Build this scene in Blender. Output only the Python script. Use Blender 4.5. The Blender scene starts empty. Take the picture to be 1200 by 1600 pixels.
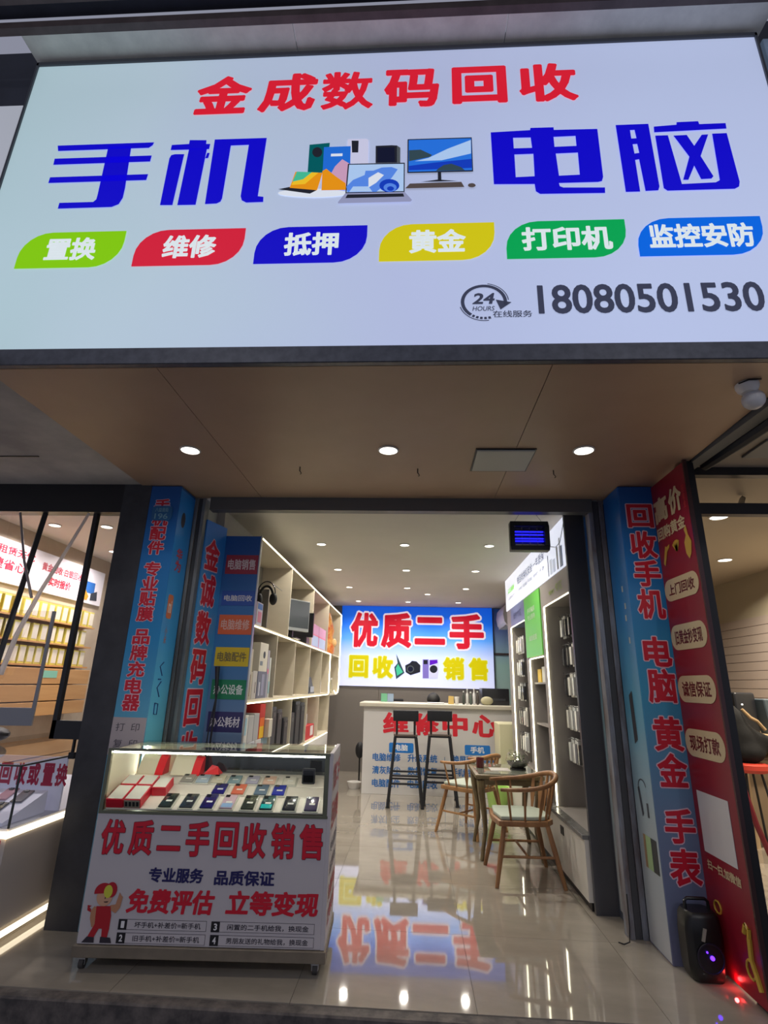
import bpy, bmesh, math, random
from mathutils import Vector, Matrix
random.seed(7)
sc = bpy.context.scene
COL = sc.collection
V = Vector
# ---------------------------------------------------------------- camera
pit, yaw, rol = 0.31204167, -0.0597756, 0.02545367
cp, sp, cy, sy, cr, sr = math.cos(pit), math.sin(pit), math.cos(yaw), math.sin(yaw), math.cos(rol), math.sin(rol)
fw = V((sy*cp, cy*cp, sp)); rt = V((cy, -sy, 0)); up = rt.cross(fw)
rt2 = cr*rt + sr*up; up2 = -sr*rt + cr*up
cam = bpy.data.cameras.new('camera'); camo = bpy.data.objects.new('camera', cam); COL.objects.link(camo)
M = Matrix.Identity(4)
for i in range(3):
    M[i][0] = rt2[i]; M[i][1] = up2[i]; M[i][2] = -fw[i]
M[0][3], M[1][3], M[2][3] = 0, 0, 1.45
camo.matrix_world = M
cam.sensor_fit = 'HORIZONTAL'; cam.sensor_width = 36; cam.lens = 36*834.18/1200
cam.clip_start = 0.05
sc.camera = camo
# ---------------------------------------------------------------- world, exposure
w = bpy.data.worlds.new('night_sky'); sc.world = w; w.use_nodes = True
w.node_tree.nodes['Background'].inputs[0].default_value = (0.50, 0.52, 0.66, 1)
w.node_tree.nodes['Background'].inputs[1].default_value = 0.50
sc.view_settings.view_transform = 'Standard'; sc.view_settings.look = 'None'
sc.view_settings.gamma = 1; sc.view_settings.exposure = 0.0
sc.view_settings.use_curve_mapping = False
sc.cycles.max_bounces = 7; sc.cycles.diffuse_bounces = 4; sc.cycles.glossy_bounces = 4
sc.cycles.transparent_max_bounces = 16; sc.cycles.sample_clamp_indirect = 4
P_IN, P_SOF, P_SIDE, P_STREET = 11.0, 3.0, 16.0, 34.0      # powers of the downlights and the added street lamps (W)

# ---------------------------------------------------------------- materials
def s2l(c):
    return tuple(((x/255)/12.92 if x/255 <= 0.04045 else ((x/255+0.055)/1.055)**2.4) for x in c)
MC = {}
def mat(name, rgb, rough=0.5, metal=0.0, spec=0.5, emit=0.0, noise=0.0, nscale=8.0, bump=0.0, coat=0.0, rgb2=None, stretch=(1,1,1), det=4):
    """procedural principled material; rgb is sRGB 0-255; rgb2 = the other colour of the noise mottling"""
    if name in MC: return MC[name]
    m = bpy.data.materials.new(name); m.use_nodes = True; MC[name] = m
    nt = m.node_tree; b = nt.nodes['Principled BSDF']
    c = s2l(rgb)
    b.inputs['Roughness'].default_value = rough; b.inputs['Metallic'].default_value = metal
    b.inputs['Specular IOR Level'].default_value = spec
    b.inputs['Coat Weight'].default_value = coat; b.inputs['Coat Roughness'].default_value = 0.04
    b.inputs['Base Color'].default_value = (*c, 1)
    if noise or bump or rgb2:
        tc = nt.nodes.new('ShaderNodeTexCoord'); mp = nt.nodes.new('ShaderNodeMapping'); nz = nt.nodes.new('ShaderNodeTexNoise')
        mp.inputs['Scale'].default_value = stretch
        nz.inputs['Scale'].default_value = nscale; nz.inputs['Detail'].default_value = det; nz.inputs['Roughness'].default_value = 0.6
        nt.links.new(tc.outputs['Object'], mp.inputs['Vector']); nt.links.new(mp.outputs['Vector'], nz.inputs['Vector'])
        cr_ = nt.nodes.new('ShaderNodeValToRGB')
        c2 = s2l(rgb2) if rgb2 else tuple(x*(1-noise) for x in c)
        cr_.color_ramp.elements[0].position = 0.35; cr_.color_ramp.elements[1].position = 0.68
        cr_.color_ramp.elements[0].color = (*c2, 1); cr_.color_ramp.elements[1].color = (*c, 1)
        nt.links.new(nz.outputs['Fac'], cr_.inputs['Fac']); nt.links.new(cr_.outputs['Color'], b.inputs['Base Color'])
        if emit: nt.links.new(cr_.outputs['Color'], b.inputs['Emission Color'])
        if bump:
            bp_ = nt.nodes.new('ShaderNodeBump'); bp_.inputs['Strength'].default_value = bump; bp_.inputs['Distance'].default_value = 0.004
            nt.links.new(nz.outputs['Fac'], bp_.inputs['Height']); nt.links.new(bp_.outputs['Normal'], b.inputs['Normal'])
    elif emit:
        b.inputs['Emission Color'].default_value = (*c, 1)
    if emit: b.inputs['Emission Strength'].default_value = emit
    return m
def glass(name, tint=(0.96, 0.98, 0.97), refl=0.06, rough=0.0):
    if name in MC: return MC[name]
    m = bpy.data.materials.new(name); m.use_nodes = True; MC[name] = m
    nt = m.node_tree; nt.nodes.clear()
    o = nt.nodes.new('ShaderNodeOutputMaterial'); t = nt.nodes.new('ShaderNodeBsdfTransparent'); g = nt.nodes.new('ShaderNodeBsdfGlossy')
    mx = nt.nodes.new('ShaderNodeMixShader'); fr = nt.nodes.new('ShaderNodeFresnel'); fr.inputs['IOR'].default_value = 1.45
    ad = nt.nodes.new('ShaderNodeMath'); ad.operation = 'MULTIPLY_ADD'; ad.inputs[1].default_value = 1.0; ad.inputs[2].default_value = refl-0.04
    t.inputs['Color'].default_value = (*tint, 1); g.inputs['Roughness'].default_value = rough
    ge = nt.nodes.new('ShaderNodeNewGeometry'); iv = nt.nodes.new('ShaderNodeMath'); iv.operation = 'SUBTRACT'; iv.inputs[0].default_value = 1.0
    mu = nt.nodes.new('ShaderNodeMath'); mu.operation = 'MULTIPLY'
    nt.links.new(ge.outputs['Backfacing'], iv.inputs[1]); nt.links.new(ad.outputs[0], mu.inputs[0]); nt.links.new(iv.outputs[0], mu.inputs[1])
    nt.links.new(fr.outputs[0], ad.inputs[0]); nt.links.new(mu.outputs[0], mx.inputs[0])
    nt.links.new(t.outputs[0], mx.inputs[1]); nt.links.new(g.outputs[0], mx.inputs[2]); nt.links.new(mx.outputs[0], o.inputs[0])
    return m
def gradmat(name, stops, axis=2, lo=0.0, hi=1.0, emit=0.0, rough=0.35, noise=0.0, nscale=3.0, spec=0.5):
    """printed colour gradient along one object axis between lo and hi (metres, object space)"""
    if name in MC: return MC[name]
    m = bpy.data.materials.new(name); m.use_nodes = True; MC[name] = m
    nt = m.node_tree; b = nt.nodes['Principled BSDF']; b.inputs['Roughness'].default_value = rough; b.inputs['Specular IOR Level'].default_value = spec
    tc = nt.nodes.new('ShaderNodeTexCoord'); sx = nt.nodes.new('ShaderNodeSeparateXYZ'); mr = nt.nodes.new('ShaderNodeMapRange')
    mr.inputs['From Min'].default_value = lo; mr.inputs['From Max'].default_value = hi
    nt.links.new(tc.outputs['Object'], sx.inputs[0]); nt.links.new(sx.outputs[axis], mr.inputs[0])
    r = nt.nodes.new('ShaderNodeValToRGB')
    while len(r.color_ramp.elements) < len(stops): r.color_ramp.elements.new(0.5)
    for e, (p, c) in zip(r.color_ramp.elements, stops): e.position = p; e.color = (*s2l(c), 1)
    src = mr.outputs[0]
    if noise:
        nz = nt.nodes.new('ShaderNodeTexNoise'); nz.inputs['Scale'].default_value = nscale; nz.inputs['Detail'].default_value = 1.5
        nt.links.new(tc.outputs['Object'], nz.inputs['Vector'])
        ma = nt.nodes.new('ShaderNodeMath'); ma.operation = 'MULTIPLY_ADD'; ma.inputs[1].default_value = noise
        nt.links.new(nz.outputs['Fac'], ma.inputs[0]); nt.links.new(mr.outputs[0], ma.inputs[2]); src = ma.outputs[0]
    nt.links.new(src, r.inputs[0]); nt.links.new(r.outputs[0], b.inputs['Base Color'])
    if emit: nt.links.new(r.outputs[0], b.inputs['Emission Color']); b.inputs['Emission Strength'].default_value = emit
    return m

# ---------------------------------------------------------------- mesh builder
class MB:
    def __init__(s): s.v = []; s.f = []; s.sm = []
    def add(s, vs, fs, smooth=False):
        n = len(s.v); s.v += [tuple(x) for x in vs]
        for f in fs: s.f.append(tuple(n+i for i in f)); s.sm.append(smooth)
        return s
    def box(s, x0, x1, y0, y1, z0, z1):
        vs = [(x, y, z) for z in (z0, z1) for y in (y0, y1) for x in (x0, x1)]
        return s.add(vs, [(0,2,3,1),(4,5,7,6),(0,1,5,4),(2,6,7,3),(0,4,6,2),(1,3,7,5)])
    def obox(s, c, ax, ay, az, hx, hy, hz):
        c = V(c); ax, ay, az = V(ax).normalized(), V(ay).normalized(), V(az).normalized()
        vs = [c+ax*hx*i+ay*hy*j+az*hz*k for k in (-1,1) for j in (-1,1) for i in (-1,1)]
        return s.add(vs, [(0,2,3,1),(4,5,7,6),(0,1,5,4),(2,6,7,3),(0,4,6,2),(1,3,7,5)])
    def hexa(s, b, t):
        """bottom quad and top quad (4 points each, counter-clockwise seen from above)"""
        return s.add(list(b)+list(t), [(3,2,1,0),(4,5,6,7),(0,1,5,4),(1,2,6,5),(2,3,7,6),(3,0,4,7)])
    def cyl(s, p0, p1, r0, r1=None, n=16, cap=True):
        r1 = r0 if r1 is None else r1
        return s.tube([p0, p1], [r0, r1], n, cap)
    def tube(s, pts, r, n=10, cap=True, closed=False):
        pts = [V(p) for p in pts]; k = len(pts)
        rs = r if isinstance(r, (list, tuple)) else [r]*k
        rings = []; ref = None
        for i, p in enumerate(pts):
            if closed: t = pts[(i+1) % k]-pts[i-1]
            else: t = pts[min(i+1, k-1)]-pts[max(i-1, 0)]
            t.normalize()
            if ref is None: ref = V((0,0,1)) if abs(t.z) < 0.9 else V((1,0,0))
            a = (ref - t*ref.dot(t)).normalized(); b = t.cross(a); ref = a
            rings.append([p + (a*math.cos(2*math.pi*j/n)+b*math.sin(2*math.pi*j/n))*rs[i] for j in range(n)])
        vs = [q for ring in rings for q in ring]; fs = []
        for i in range(k if closed else k-1):
            for j in range(n):
                fs.append((i*n+j, i*n+(j+1) % n, ((i+1) % k)*n+(j+1) % n, ((i+1) % k)*n+j))
        s.add(vs, fs, True)
        if cap and not closed:
            s.add(rings[0], [tuple(reversed(range(n)))]); s.add(rings[-1], [tuple(range(n))])
        return s
    def lathe(s, c, prof, n=20, smooth=True):
        c = V(c); vs = []; fs = []
        for (r, z) in prof: vs += [c+V((r*math.cos(2*math.pi*j/n), r*math.sin(2*math.pi*j/n), z)) for j in range(n)]
        for i in range(len(prof)-1):
            for j in range(n): fs.append((i*n+j, i*n+(j+1) % n, (i+1)*n+(j+1) % n, (i+1)*n+j))
        s.add(vs, fs, smooth)
        s.add(vs[:n], [tuple(reversed(range(n)))]); s.add(vs[-n:], [tuple(range(n))])
        return s
    def sphere(s, c, rx, ry=None, rz=None, n=14, m=9, rot=None):
        ry = rx if ry is None else ry; rz = rx if rz is None else rz; c = V(c); vs = []; fs = []
        for i in range(1, m):
            th = math.pi*i/m
            for j in range(n):
                ph = 2*math.pi*j/n; p = V((rx*math.sin(th)*math.cos(ph), ry*math.sin(th)*math.sin(ph), rz*math.cos(th)))
                vs.append(c+(rot @ p if rot else p))
        for i in range(m-2):
            for j in range(n): fs.append((i*n+j, (i+1)*n+j, (i+1)*n+(j+1) % n, i*n+(j+1) % n))
        t = V((0,0,rz)); a = len(vs); vs.append(c+(rot @ t if rot else t)); vs.append(c-(rot @ t if rot else t))
        for j in range(n):
            fs.append((a, j, (j+1) % n)); fs.append((a+1, (m-2)*n+(j+1) % n, (m-2)*n+j))
        return s.add(vs, fs, True)
    def polyh(s, face, loops, off, thick=0.0015):
        """flat plate: outer outline + holes given as (u,v) lists on a Face"""
        bm = bmesh.new(); es = []
        for L in loops:
            vv = [bm.verts.new(face.p(u, v, off)) for u, v in L]
            for i in range(len(vv)): es.append(bm.edges.new((vv[i], vv[(i+1) % len(vv)])))
        bmesh.ops.triangle_fill(bm, edges=es, use_beauty=True, use_dissolve=False, normal=face.N)
        bm.verts.index_update()
        vs = [v.co.copy() for v in bm.verts]; fs = [tuple(v.index for v in f.verts) for f in bm.faces]
        s.add(vs, fs); bm.free()
        return s
    def build(s, name, m, parent=None, bevel=0.0, seg=1, ang=40, pre=True):
        me = bpy.data.meshes.new(name)
        inv = None
        if parent is not None and pre: inv = ORG.get(parent.name)
        vs = [inv @ V(v) for v in s.v] if inv is not None else s.v
        me.from_pydata([tuple(v) for v in vs], [], s.f)
        me.polygons.foreach_set('use_smooth', s.sm if not bevel else [True]*len(s.f))
        me.update()
        if bevel:
            bm = bmesh.new(); bm.from_mesh(me); bmesh.ops.remove_doubles(bm, verts=bm.verts, dist=1e-5)
            es = [e for e in bm.edges if len(e.link_faces) == 2 and e.calc_face_angle(0) > math.radians(ang)]
            bmesh.ops.bevel(bm, geom=es, offset=bevel, segments=seg, profile=0.6, affect='EDGES', clamp_overlap=True)
            bm.to_mesh(me); bm.free()
            me.polygons.foreach_set('use_smooth', [True]*len(me.polygons))
        if any(s.sm) or bevel: me.set_sharp_from_angle(angle=math.radians(ang if not bevel else 30))
        ms = m if isinstance(m, (list, tuple)) else [m]
        for k in ms: me.materials.append(k)
        o = bpy.data.objects.new(name, me); COL.objects.link(o)
        if parent is not None:
            o.parent = parent; ORG[o.name] = ORG.get(parent.name, Matrix.Identity(4))
        else: ORG[o.name] = Matrix.Identity(4)
        return o
ORG = {}
LABELS = {}
def tag(o, label, cat, group=None, kind=None):
    o['label'] = label; o['category'] = cat
    if group: o['group'] = group
    if kind: o['kind'] = kind
    return o
def struct(o): o['kind'] = 'structure'; return o
def thing(name, label, cat, loc=(0,0,0), group=None, rz=0.0, ident=False):
    """Empty at the base of a thing; meshes are given in world coordinates (ident: in the thing's own coordinates)"""
    o = bpy.data.objects.new(name, None); COL.objects.link(o); o.empty_display_size = 0.05
    o.location = loc; o.rotation_euler = (0, 0, rz)
    ORG[o.name] = Matrix.Identity(4) if ident else (Matrix.Translation(V(loc)) @ Matrix.Rotation(rz, 4, 'Z')).inverted()
    if label: tag(o, label, cat, group)
    return o
def copy_tree(o, parent=None):
    c = o.copy(); COL.objects.link(c)
    if parent is not None: c.parent = parent
    for ch in list(o.children): copy_tree(ch, c)
    return c
def box(name, m, x0, x1, y0, y1, z0, z1, parent=None, bevel=0.0, seg=1):
    return MB().box(x0, x1, y0, y1, z0, z1).build(name, m, parent, bevel, seg)

class Face:
    """a flat printable face: origin, right vector, up vector (normal towards the reader)"""
    def __init__(s, O, U, Vv): s.O = V(O); s.U = V(U).normalized(); s.V = V(Vv).normalized(); s.N = s.U.cross(s.V)
    def p(s, u, v, d=0.0): return s.O + s.U*u + s.V*v + s.N*d
    def rect(s, mb, u0, u1, v0, v1, d0, d1):
        c = s.p((u0+u1)/2, (v0+v1)/2, (d0+d1)/2)
        return mb.obox(c, s.U, s.V, s.N, abs(u1-u0)/2, abs(v1-v0)/2, abs(d1-d0)/2)
    def plate(s, name, m, u0, u1, v0, v1, d0, d1, parent=None, bevel=0.0):
        return s.rect(MB(), u0, u1, v0, v1, d0, d1).build(name, m, parent, bevel)
    def round(s, name, m, u0, u1, v0, v1, d0, d1, r, parent=None, rr=None):
        """rounded plate; rr: radii for (bottom-left, bottom-right, top-right, top-left)"""
        rr = rr or (r, r, r, r); pts = []
        for (cu, cv, a0, q) in ((u0, v0, 180, 0), (u1, v0, 270, 1), (u1, v1, 0, 2), (u0, v1, 90, 3)):
            R = rr[q]
            if R <= 0: pts.append((cu, cv)); continue
            ccu = cu+R if q in (0, 3) else cu-R; ccv = cv+R if q in (0, 1) else cv-R
            for k in range(7):
                a = math.radians(a0+15*k); pts.append((ccu+R*math.cos(a), ccv+R*math.sin(a)))
        n = len(pts); mb = MB()
        vs = [s.p(u, v, d0) for u, v in pts]+[s.p(u, v, d1) for u, v in pts]
        mb.add(vs, [tuple(reversed(range(n))), tuple(range(n, 2*n))]+[(i, (i+1) % n, n+(i+1) % n, n+i) for i in range(n)])
        return mb.build(name, m, parent)
    def text(s, body, u0, u1, v0, v1, m, d=0.004, bold=0.025, parent=None, out=None, shear=0.0, name='lettering', vertical=False, gap=0.06, scales=None):
        """lettering fitted to the box; out=(material, extra width) adds a printed outline behind it"""
        mb = MB(); mo = MB()
        if not vertical: cells = [(body, u0, u1, v0, v1)]
        else:
            units = sum(0.45 if ch == ' ' else 1.0 for ch in body); h = (v1-v0)/units; y = v1; cells = []
            for ch in body:
                if ch == ' ': y -= h*0.45; continue
                cells.append((ch, u0, u1, y-h*(1-gap), y)); y -= h
        for (t, a, b, c, e) in cells:
            vs, fs, bb = glyph(t, bold)
            fu = (b-a)/(bb[1]-bb[0]); fv = (e-c)/max(bb[3]-bb[2], 1e-4)
            if t in '一': fv = fu*0.9
            def T(q, dd):
                dd = dd+q[2]; v_ = (q[1]-bb[2])*fv
                if t in '一': v_ += (e-c)/2
                return s.p(a+(q[0]-bb[0])*fu+shear*(q[1]-bb[2])*fv, c+v_, dd)
            mb.add([T(q, d) for q in vs], fs)
            if out:
                vs2, fs2, _ = glyph(t, bold+out[1]); mo.add([T(q, d-0.0012) for q in vs2], fs2)
        o = mb.build(name, m, parent)
        if out: mo.build('lettering_outline', out[0], parent)
        return o
GC = {}
def glyph(t, bold):
    k = (t, round(bold, 4))
    if k in GC: return GC[k]
    c = bpy.data.curves.new('t', 'FONT'); c.body = t; c.resolution_u = 4 if t.isascii() else 2; c.fill_mode = 'FRONT'
    c.space_character = 1.0
    o = bpy.data.objects.new('t', c); COL.objects.link(o)
    dg = bpy.context.evaluated_depsgraph_get(); me = bpy.data.meshes.new_from_object(o.evaluated_get(dg))
    vs = [(v.co.x, v.co.y, 0.0) for v in me.vertices]; fs = [tuple(p.vertices) for p in me.polygons]
    if bold > 0.002:      # embolden: a band along every outline edge, bevelled at its ends
        cnt = {}
        for f in fs:
            for i in range(len(f)):
                k2 = tuple(sorted((f[i], f[(i+1) % len(f)]))); cnt[k2] = cnt.get(k2, 0)+1
        r = bold; base = list(vs); ne = 0
        for (a, b), n_ in cnt.items():
            if n_ != 1: continue
            p, q = V(base[a][:2]), V(base[b][:2]); d = q-p; ne += 1; dz_ = -2.5e-5*(1+ne*7 % 29)
            if d.length < 1e-5: continue
            d.normalize(); nr = V((-d.y, d.x)); m0 = len(vs)
            for c2 in (p-d*r+nr*r*0.42, p-d*r*0.42+nr*r, q+d*r*0.42+nr*r, q+d*r+nr*r*0.42, q+d*r-nr*r*0.42, q+d*r*0.42-nr*r, p-d*r*0.42-nr*r, p-d*r-nr*r*0.42): vs.append((c2.x, c2.y, dz_))
            fs.append(tuple(range(m0+7, m0-1, -1)))
    xs = [v[0] for v in vs] or [0, 1]; ys = [v[1] for v in vs] or [0, 1]
    bpy.data.objects.remove(o); bpy.data.curves.remove(c); bpy.data.meshes.remove(me)
    GC[k] = (vs, fs, (min(xs), max(xs), min(ys), max(ys))); return GC[k]
ORD = ['first', 'second', 'third', 'fourth', 'fifth', 'sixth', 'seventh', 'eighth', 'ninth', 'tenth', 'eleventh', 'twelfth']
X, Y, Z = V((1,0,0)), V((0,1,0)), V((0,0,1))
def prt(rgb, rough=0.45, **k): return mat('print_%02x%02x%02x' % tuple(rgb), rgb, rough, **k)
SE = 0.78     # light strength of backlit prints
def lit(rgb, s=SE):
    m = mat('backlit_%02x%02x%02x_%d' % (*rgb, int(s*100)), rgb, 0.4, emit=s, spec=0.2)
    m.node_tree.nodes['Principled BSDF'].inputs['Base Color'].default_value = (*[x*0.45 for x in s2l(rgb)], 1); return m
def area(parent, loc, r, power, col=(1, 0.93, 0.82), rot=None, spread=2.6):
    l = bpy.data.lights.new('lamp', 'AREA'); l.shape = 'DISK'; l.size = r*2; l.energy = power; l.color = col; l.spread = spread
    o = bpy.data.objects.new('lamp', l); COL.objects.link(o); o.parent = parent
    o.location = V(loc)-V(parent.location)
    if rot: o.rotation_euler = rot
    return o
LEDM = mat('warm_white_led', (255, 248, 214), 0.5, emit=5.0)

# ================================================================ SETTING
tileM = mat('polished_porcelain', (168, 160, 148), 0.035, spec=1.0, rgb2=(148, 140, 129), nscale=1.3, coat=0.6, det=7, stretch=(1, 2.2, 1))
groutM = mat('grout', (95, 90, 84), 0.8)
darkstone = mat('flamed_dark_granite', (62, 60, 60), 0.85, rgb2=(38, 37, 38), nscale=60, bump=0.6)
ceilM = mat('ceiling_paint', (205, 200, 192), 0.8, noise=0.06, nscale=1.5)
concM = mat('stained_soffit_paint', (190, 184, 176), 0.85, rgb2=(156, 150, 146), nscale=2.2, det=6)
tanM = mat('tan_soffit_board', (176, 148, 124), 0.42, rgb2=(166, 138, 114), nscale=1.2, det=6)
darkwall = mat('dark_grey_panel', (74, 74, 80), 0.35, noise=0.12, nscale=3)
blackM = mat('black_frame', (26, 26, 30), 0.4)
taupeM = mat('taupe_wall_panel', (118, 112, 108), 0.5, noise=0.05, nscale=2)
whiteM = mat('white_board', (222, 220, 218), 0.4)
metalM = mat('brushed_shutter_rail', (150, 152, 152), 0.4, 0.35, rgb2=(92, 94, 96), nscale=6, stretch=(1, 1, 0.15), det=6)
silverM = mat('silver_trim', (170, 172, 175), 0.3, 0.9)

fl = struct(MB().box(-4.6, 4.6, 3.10, 10.2, -0.05, -0.006).build('floor', groutM))
TS = 0.885; xs = [0.31+TS*k for k in range(-6, 6)]; ys = [3.10]+[3.935+TS*k for k in range(0, 8)]
cache = {}
for i in range(len(xs)-1):
    for j in range(len(ys)-1):
        x0, x1, y0, y1 = xs[i], xs[i+1], ys[j], min(ys[j+1], 10.2); g = 0.0012
        if x1 < -4.0 or x0 > 3.0: continue
        key = round(y1-y0, 3)
        if key not in cache:
            cache[key] = MB().box(g, TS-g, g, y1-y0-g, -0.006, 0.0).build('tile', tileM, fl, bevel=0.0)
            o = cache[key]
        else:
            o = cache[key].copy(); COL.objects.link(o)
        o.location = (x0, y0, 0)
struct(MB().box(-4.6, 4.6, 3.02, 3.10, -0.16, -0.002).build('trim_1', mat('worn_step_edge', (112, 104, 100), 0.8, rgb2=(70, 66, 66), nscale=14, bump=0.5), bevel=0.008)).name = 'step_nosing'
struct(MB().box(-5, 5, -4, 3.02, -0.25, -0.15).build('pavement', darkstone))
# ceilings
cl = struct(MB().box(-1.63, 1.76, 4.02, 10.2, 2.85, 2.9).build('ceiling', ceilM))
# tan soffit panels under the sign
sof = struct(MB().box(-2.07, 1.74, 2.13, 4.0, 2.856, 2.90).build('soffit', blackM))
for x0, x1 in ((-2.07, -1.22), (-1.22, 0.62), (0.62, 1.74)):
    MB().box(x0+0.002, x1-0.002, 2.13, 3.99, 2.845, 2.856).build('panel', tanM, sof)
# small stains / hooks on the soffit
for (x, y) in ((-0.78, 3.33), (0.02, 3.36), (0.93, 3.38)):
    h = MB(); h.cyl((x, y, 2.845), (x, y, 2.815), 0.004); h.tube([(x, y, 2.815), (x+0.008, y, 2.806), (x+0.012, y, 2.797), (x+0.004, y, 2.79)], 0.003, 6)
    tag(h.build('hook', mat('rusty_hook', (70, 56, 46), 0.7)), 'small rusty hook in the tan soffit, %s' % ('between the left and middle downlights' if x < -0.5 else ('right next to the middle downlight' if x < 0.5 else 'behind the right downlight')), 'hook')
t = thing('access_hatch', 'pale square access hatch with dark gap in the tan soffit', 'hatch', (0.55, 3.2, 2.845))
MB().box(0.375, 0.745, 3.03, 3.385, 2.838, 2.8449).build('hatch_gap', blackM, t)
MB().box(0.385, 0.735, 3.04, 3.36, 2.83, 2.838).build('hatch_panel', mat('hatch_board', (186, 186, 176), 0.6), t)
# neighbouring soffits
ls = struct(MB().box(-5, -2.07, 1.6, 3.72, 2.852, 2.95).build('ceiling_left', concM))
c = MB(); c.box(-3.45, -2.52, 3.165, 3.175, 2.846, 2.853); c.obox((-3.62, 3.06, 2.849), (1, 0.62, 0), (-0.62, 1, 0), (0, 0, 1), 0.2, 0.004, 0.0035)
c.build('crack', blackM, ls)
rs = struct(MB().box(1.76, 5, 1.6, 3.38, 2.87, 2.95).build('ceiling_right', mat('right_soffit_paint', (176, 166, 150), 0.85, noise=0.15, nscale=3)))
ch = MB(); ch.hexa([(1.75, 2.1, 2.80), (1.83, 2.1, 2.80), (1.83, 3.38, 2.84), (1.75, 3.38, 2.84)], [(1.75, 2.1, 2.87), (1.83, 2.1, 2.87), (1.83, 3.38, 2.87), (1.75, 3.38, 2.87)])
tag(ch.build('cable_tray', mat('grey_tray', (92, 94, 96), 0.6)), 'grey metal cable tray running beside the tan soffit under dark cables', 'cable tray')
cb = MB(); cb.tube([(1.87, 2.1, 2.85), (1.86, 2.5, 2.80), (1.88, 2.9, 2.83), (1.875, 3.3, 2.85)], 0.035, 8)
tag(cb.build('cable_bundle', mat('dark_cable', (24, 28, 40), 0.6)), 'dark cable bundle sagging along the right edge of the soffit', 'cable')
t2 = MB(); t2.box(2.05, 2.9, 2.95, 3.2, 2.855, 2.8699)
tag(t2.build('ceiling_hatch', mat('grey_hatch', (110, 112, 112), 0.5), bevel=0.003), 'grey framed hatch in the right neighbour soffit near the black beam', 'hatch')

# facade walls beside the doorway
struct(MB().box(-2.2, -1.99, 3.7, 4.3, 0, 2.852).build('wall_left_pillar', darkstone_s := mat('dark_stone_cladding', (58, 58, 64), 0.55, rgb2=(42, 42, 47), nscale=5, det=6, bump=0.1)))
struct(MB().box(-2.07, -1.63, 4.32, 10.2, 0, 2.9).box(-2.07, -1.70, 4.062, 4.32, 0, 2.9).build('wall_left', mat('left_wall_paint', (172, 166, 156), 0.7)))
struct(MB().box(1.76, 1.86, 3.66, 10.2, 0, 2.9).build('wall_right', taupeM))
# back wall with panel seams
bw = struct(MB().box(-2.0, 1.9, 10.14, 10.25, 0, 2.9).build('wall_back', taupeM))
for x0, x1 in ((-1.62, -0.62), (-0.62, 0.38), (0.38, 1.38), (1.38, 1.75)):
    MB().box(x0+0.003, x1-0.003, 10.125, 10.14, 0.0, 1.39).build('panel', taupeM, bw)
# lintel
struct(box('lintel', mat('grey_lintel', (92, 92, 92), 0.4, 0.3), -1.63, 1.36, 3.96, 4.04, 2.74, 2.845))

def downlight(x, y, z, r, power, label, group, col=(1, 0.93, 0.82), em=7.0):
    t = thing('downlight', label, 'ceiling light', (x, y, z), group)
    m = MB(); n = 24
    prof = [(r, 0.0), (r*1.16, -0.001), (r*1.2, -0.006), (r*1.02, -0.010), (r, -0.004)]
    vs = []; fs = []
    for (q, dz) in prof: vs += [(x+q*math.cos(2*math.pi*j/n), y+q*math.sin(2*math.pi*j/n), z+dz) for j in range(n)]
    for i in range(len(prof)-1):
        for j in range(n): fs.append((i*n+j, (i+1)*n+j, (i+1)*n+(j+1) % n, i*n+(j+1) % n))
    m.add(vs, fs, True); m.build('trim_ring', whiteM, t)
    MB().cyl((x, y, z-0.001), (x, y, z-0.005), r, n=24).build('diffuser', mat('lit_diffuser', (255, 247, 232), 0.4, emit=em), t)
    area(t, (x, y, z-0.013), r, power, col)
    return t
rows = [5.44, 6.74, 8.05, 9.47]
for j, y in enumerate(rows):
    for k, (x, sd) in enumerate(((-0.98, 'left'), (-0.10, 'middle'), (0.78, 'right'))):
        downlight(x, y, 2.85, 0.045, P_IN, 'shop ceiling downlight in the %s row from the entrance, %s one' % (ORD[j], sd), 'recessed downlights in the shop ceiling')
downlight(0.22, 8.6, 2.85, 0.045, P_IN*0.6, 'single recessed downlight off the grid between the third and fourth rows', 'recessed downlights in the shop ceiling')
for x, sd in ((-1.43, 'left'), (-0.165, 'middle'), (1.032, 'right')):
    downlight(x, 3.05, 2.845, 0.055, P_SOF, '%s of three round downlights in the tan soffit under the big sign' % sd, 'downlights in the tan soffit', (1, 0.9, 0.74))

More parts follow.
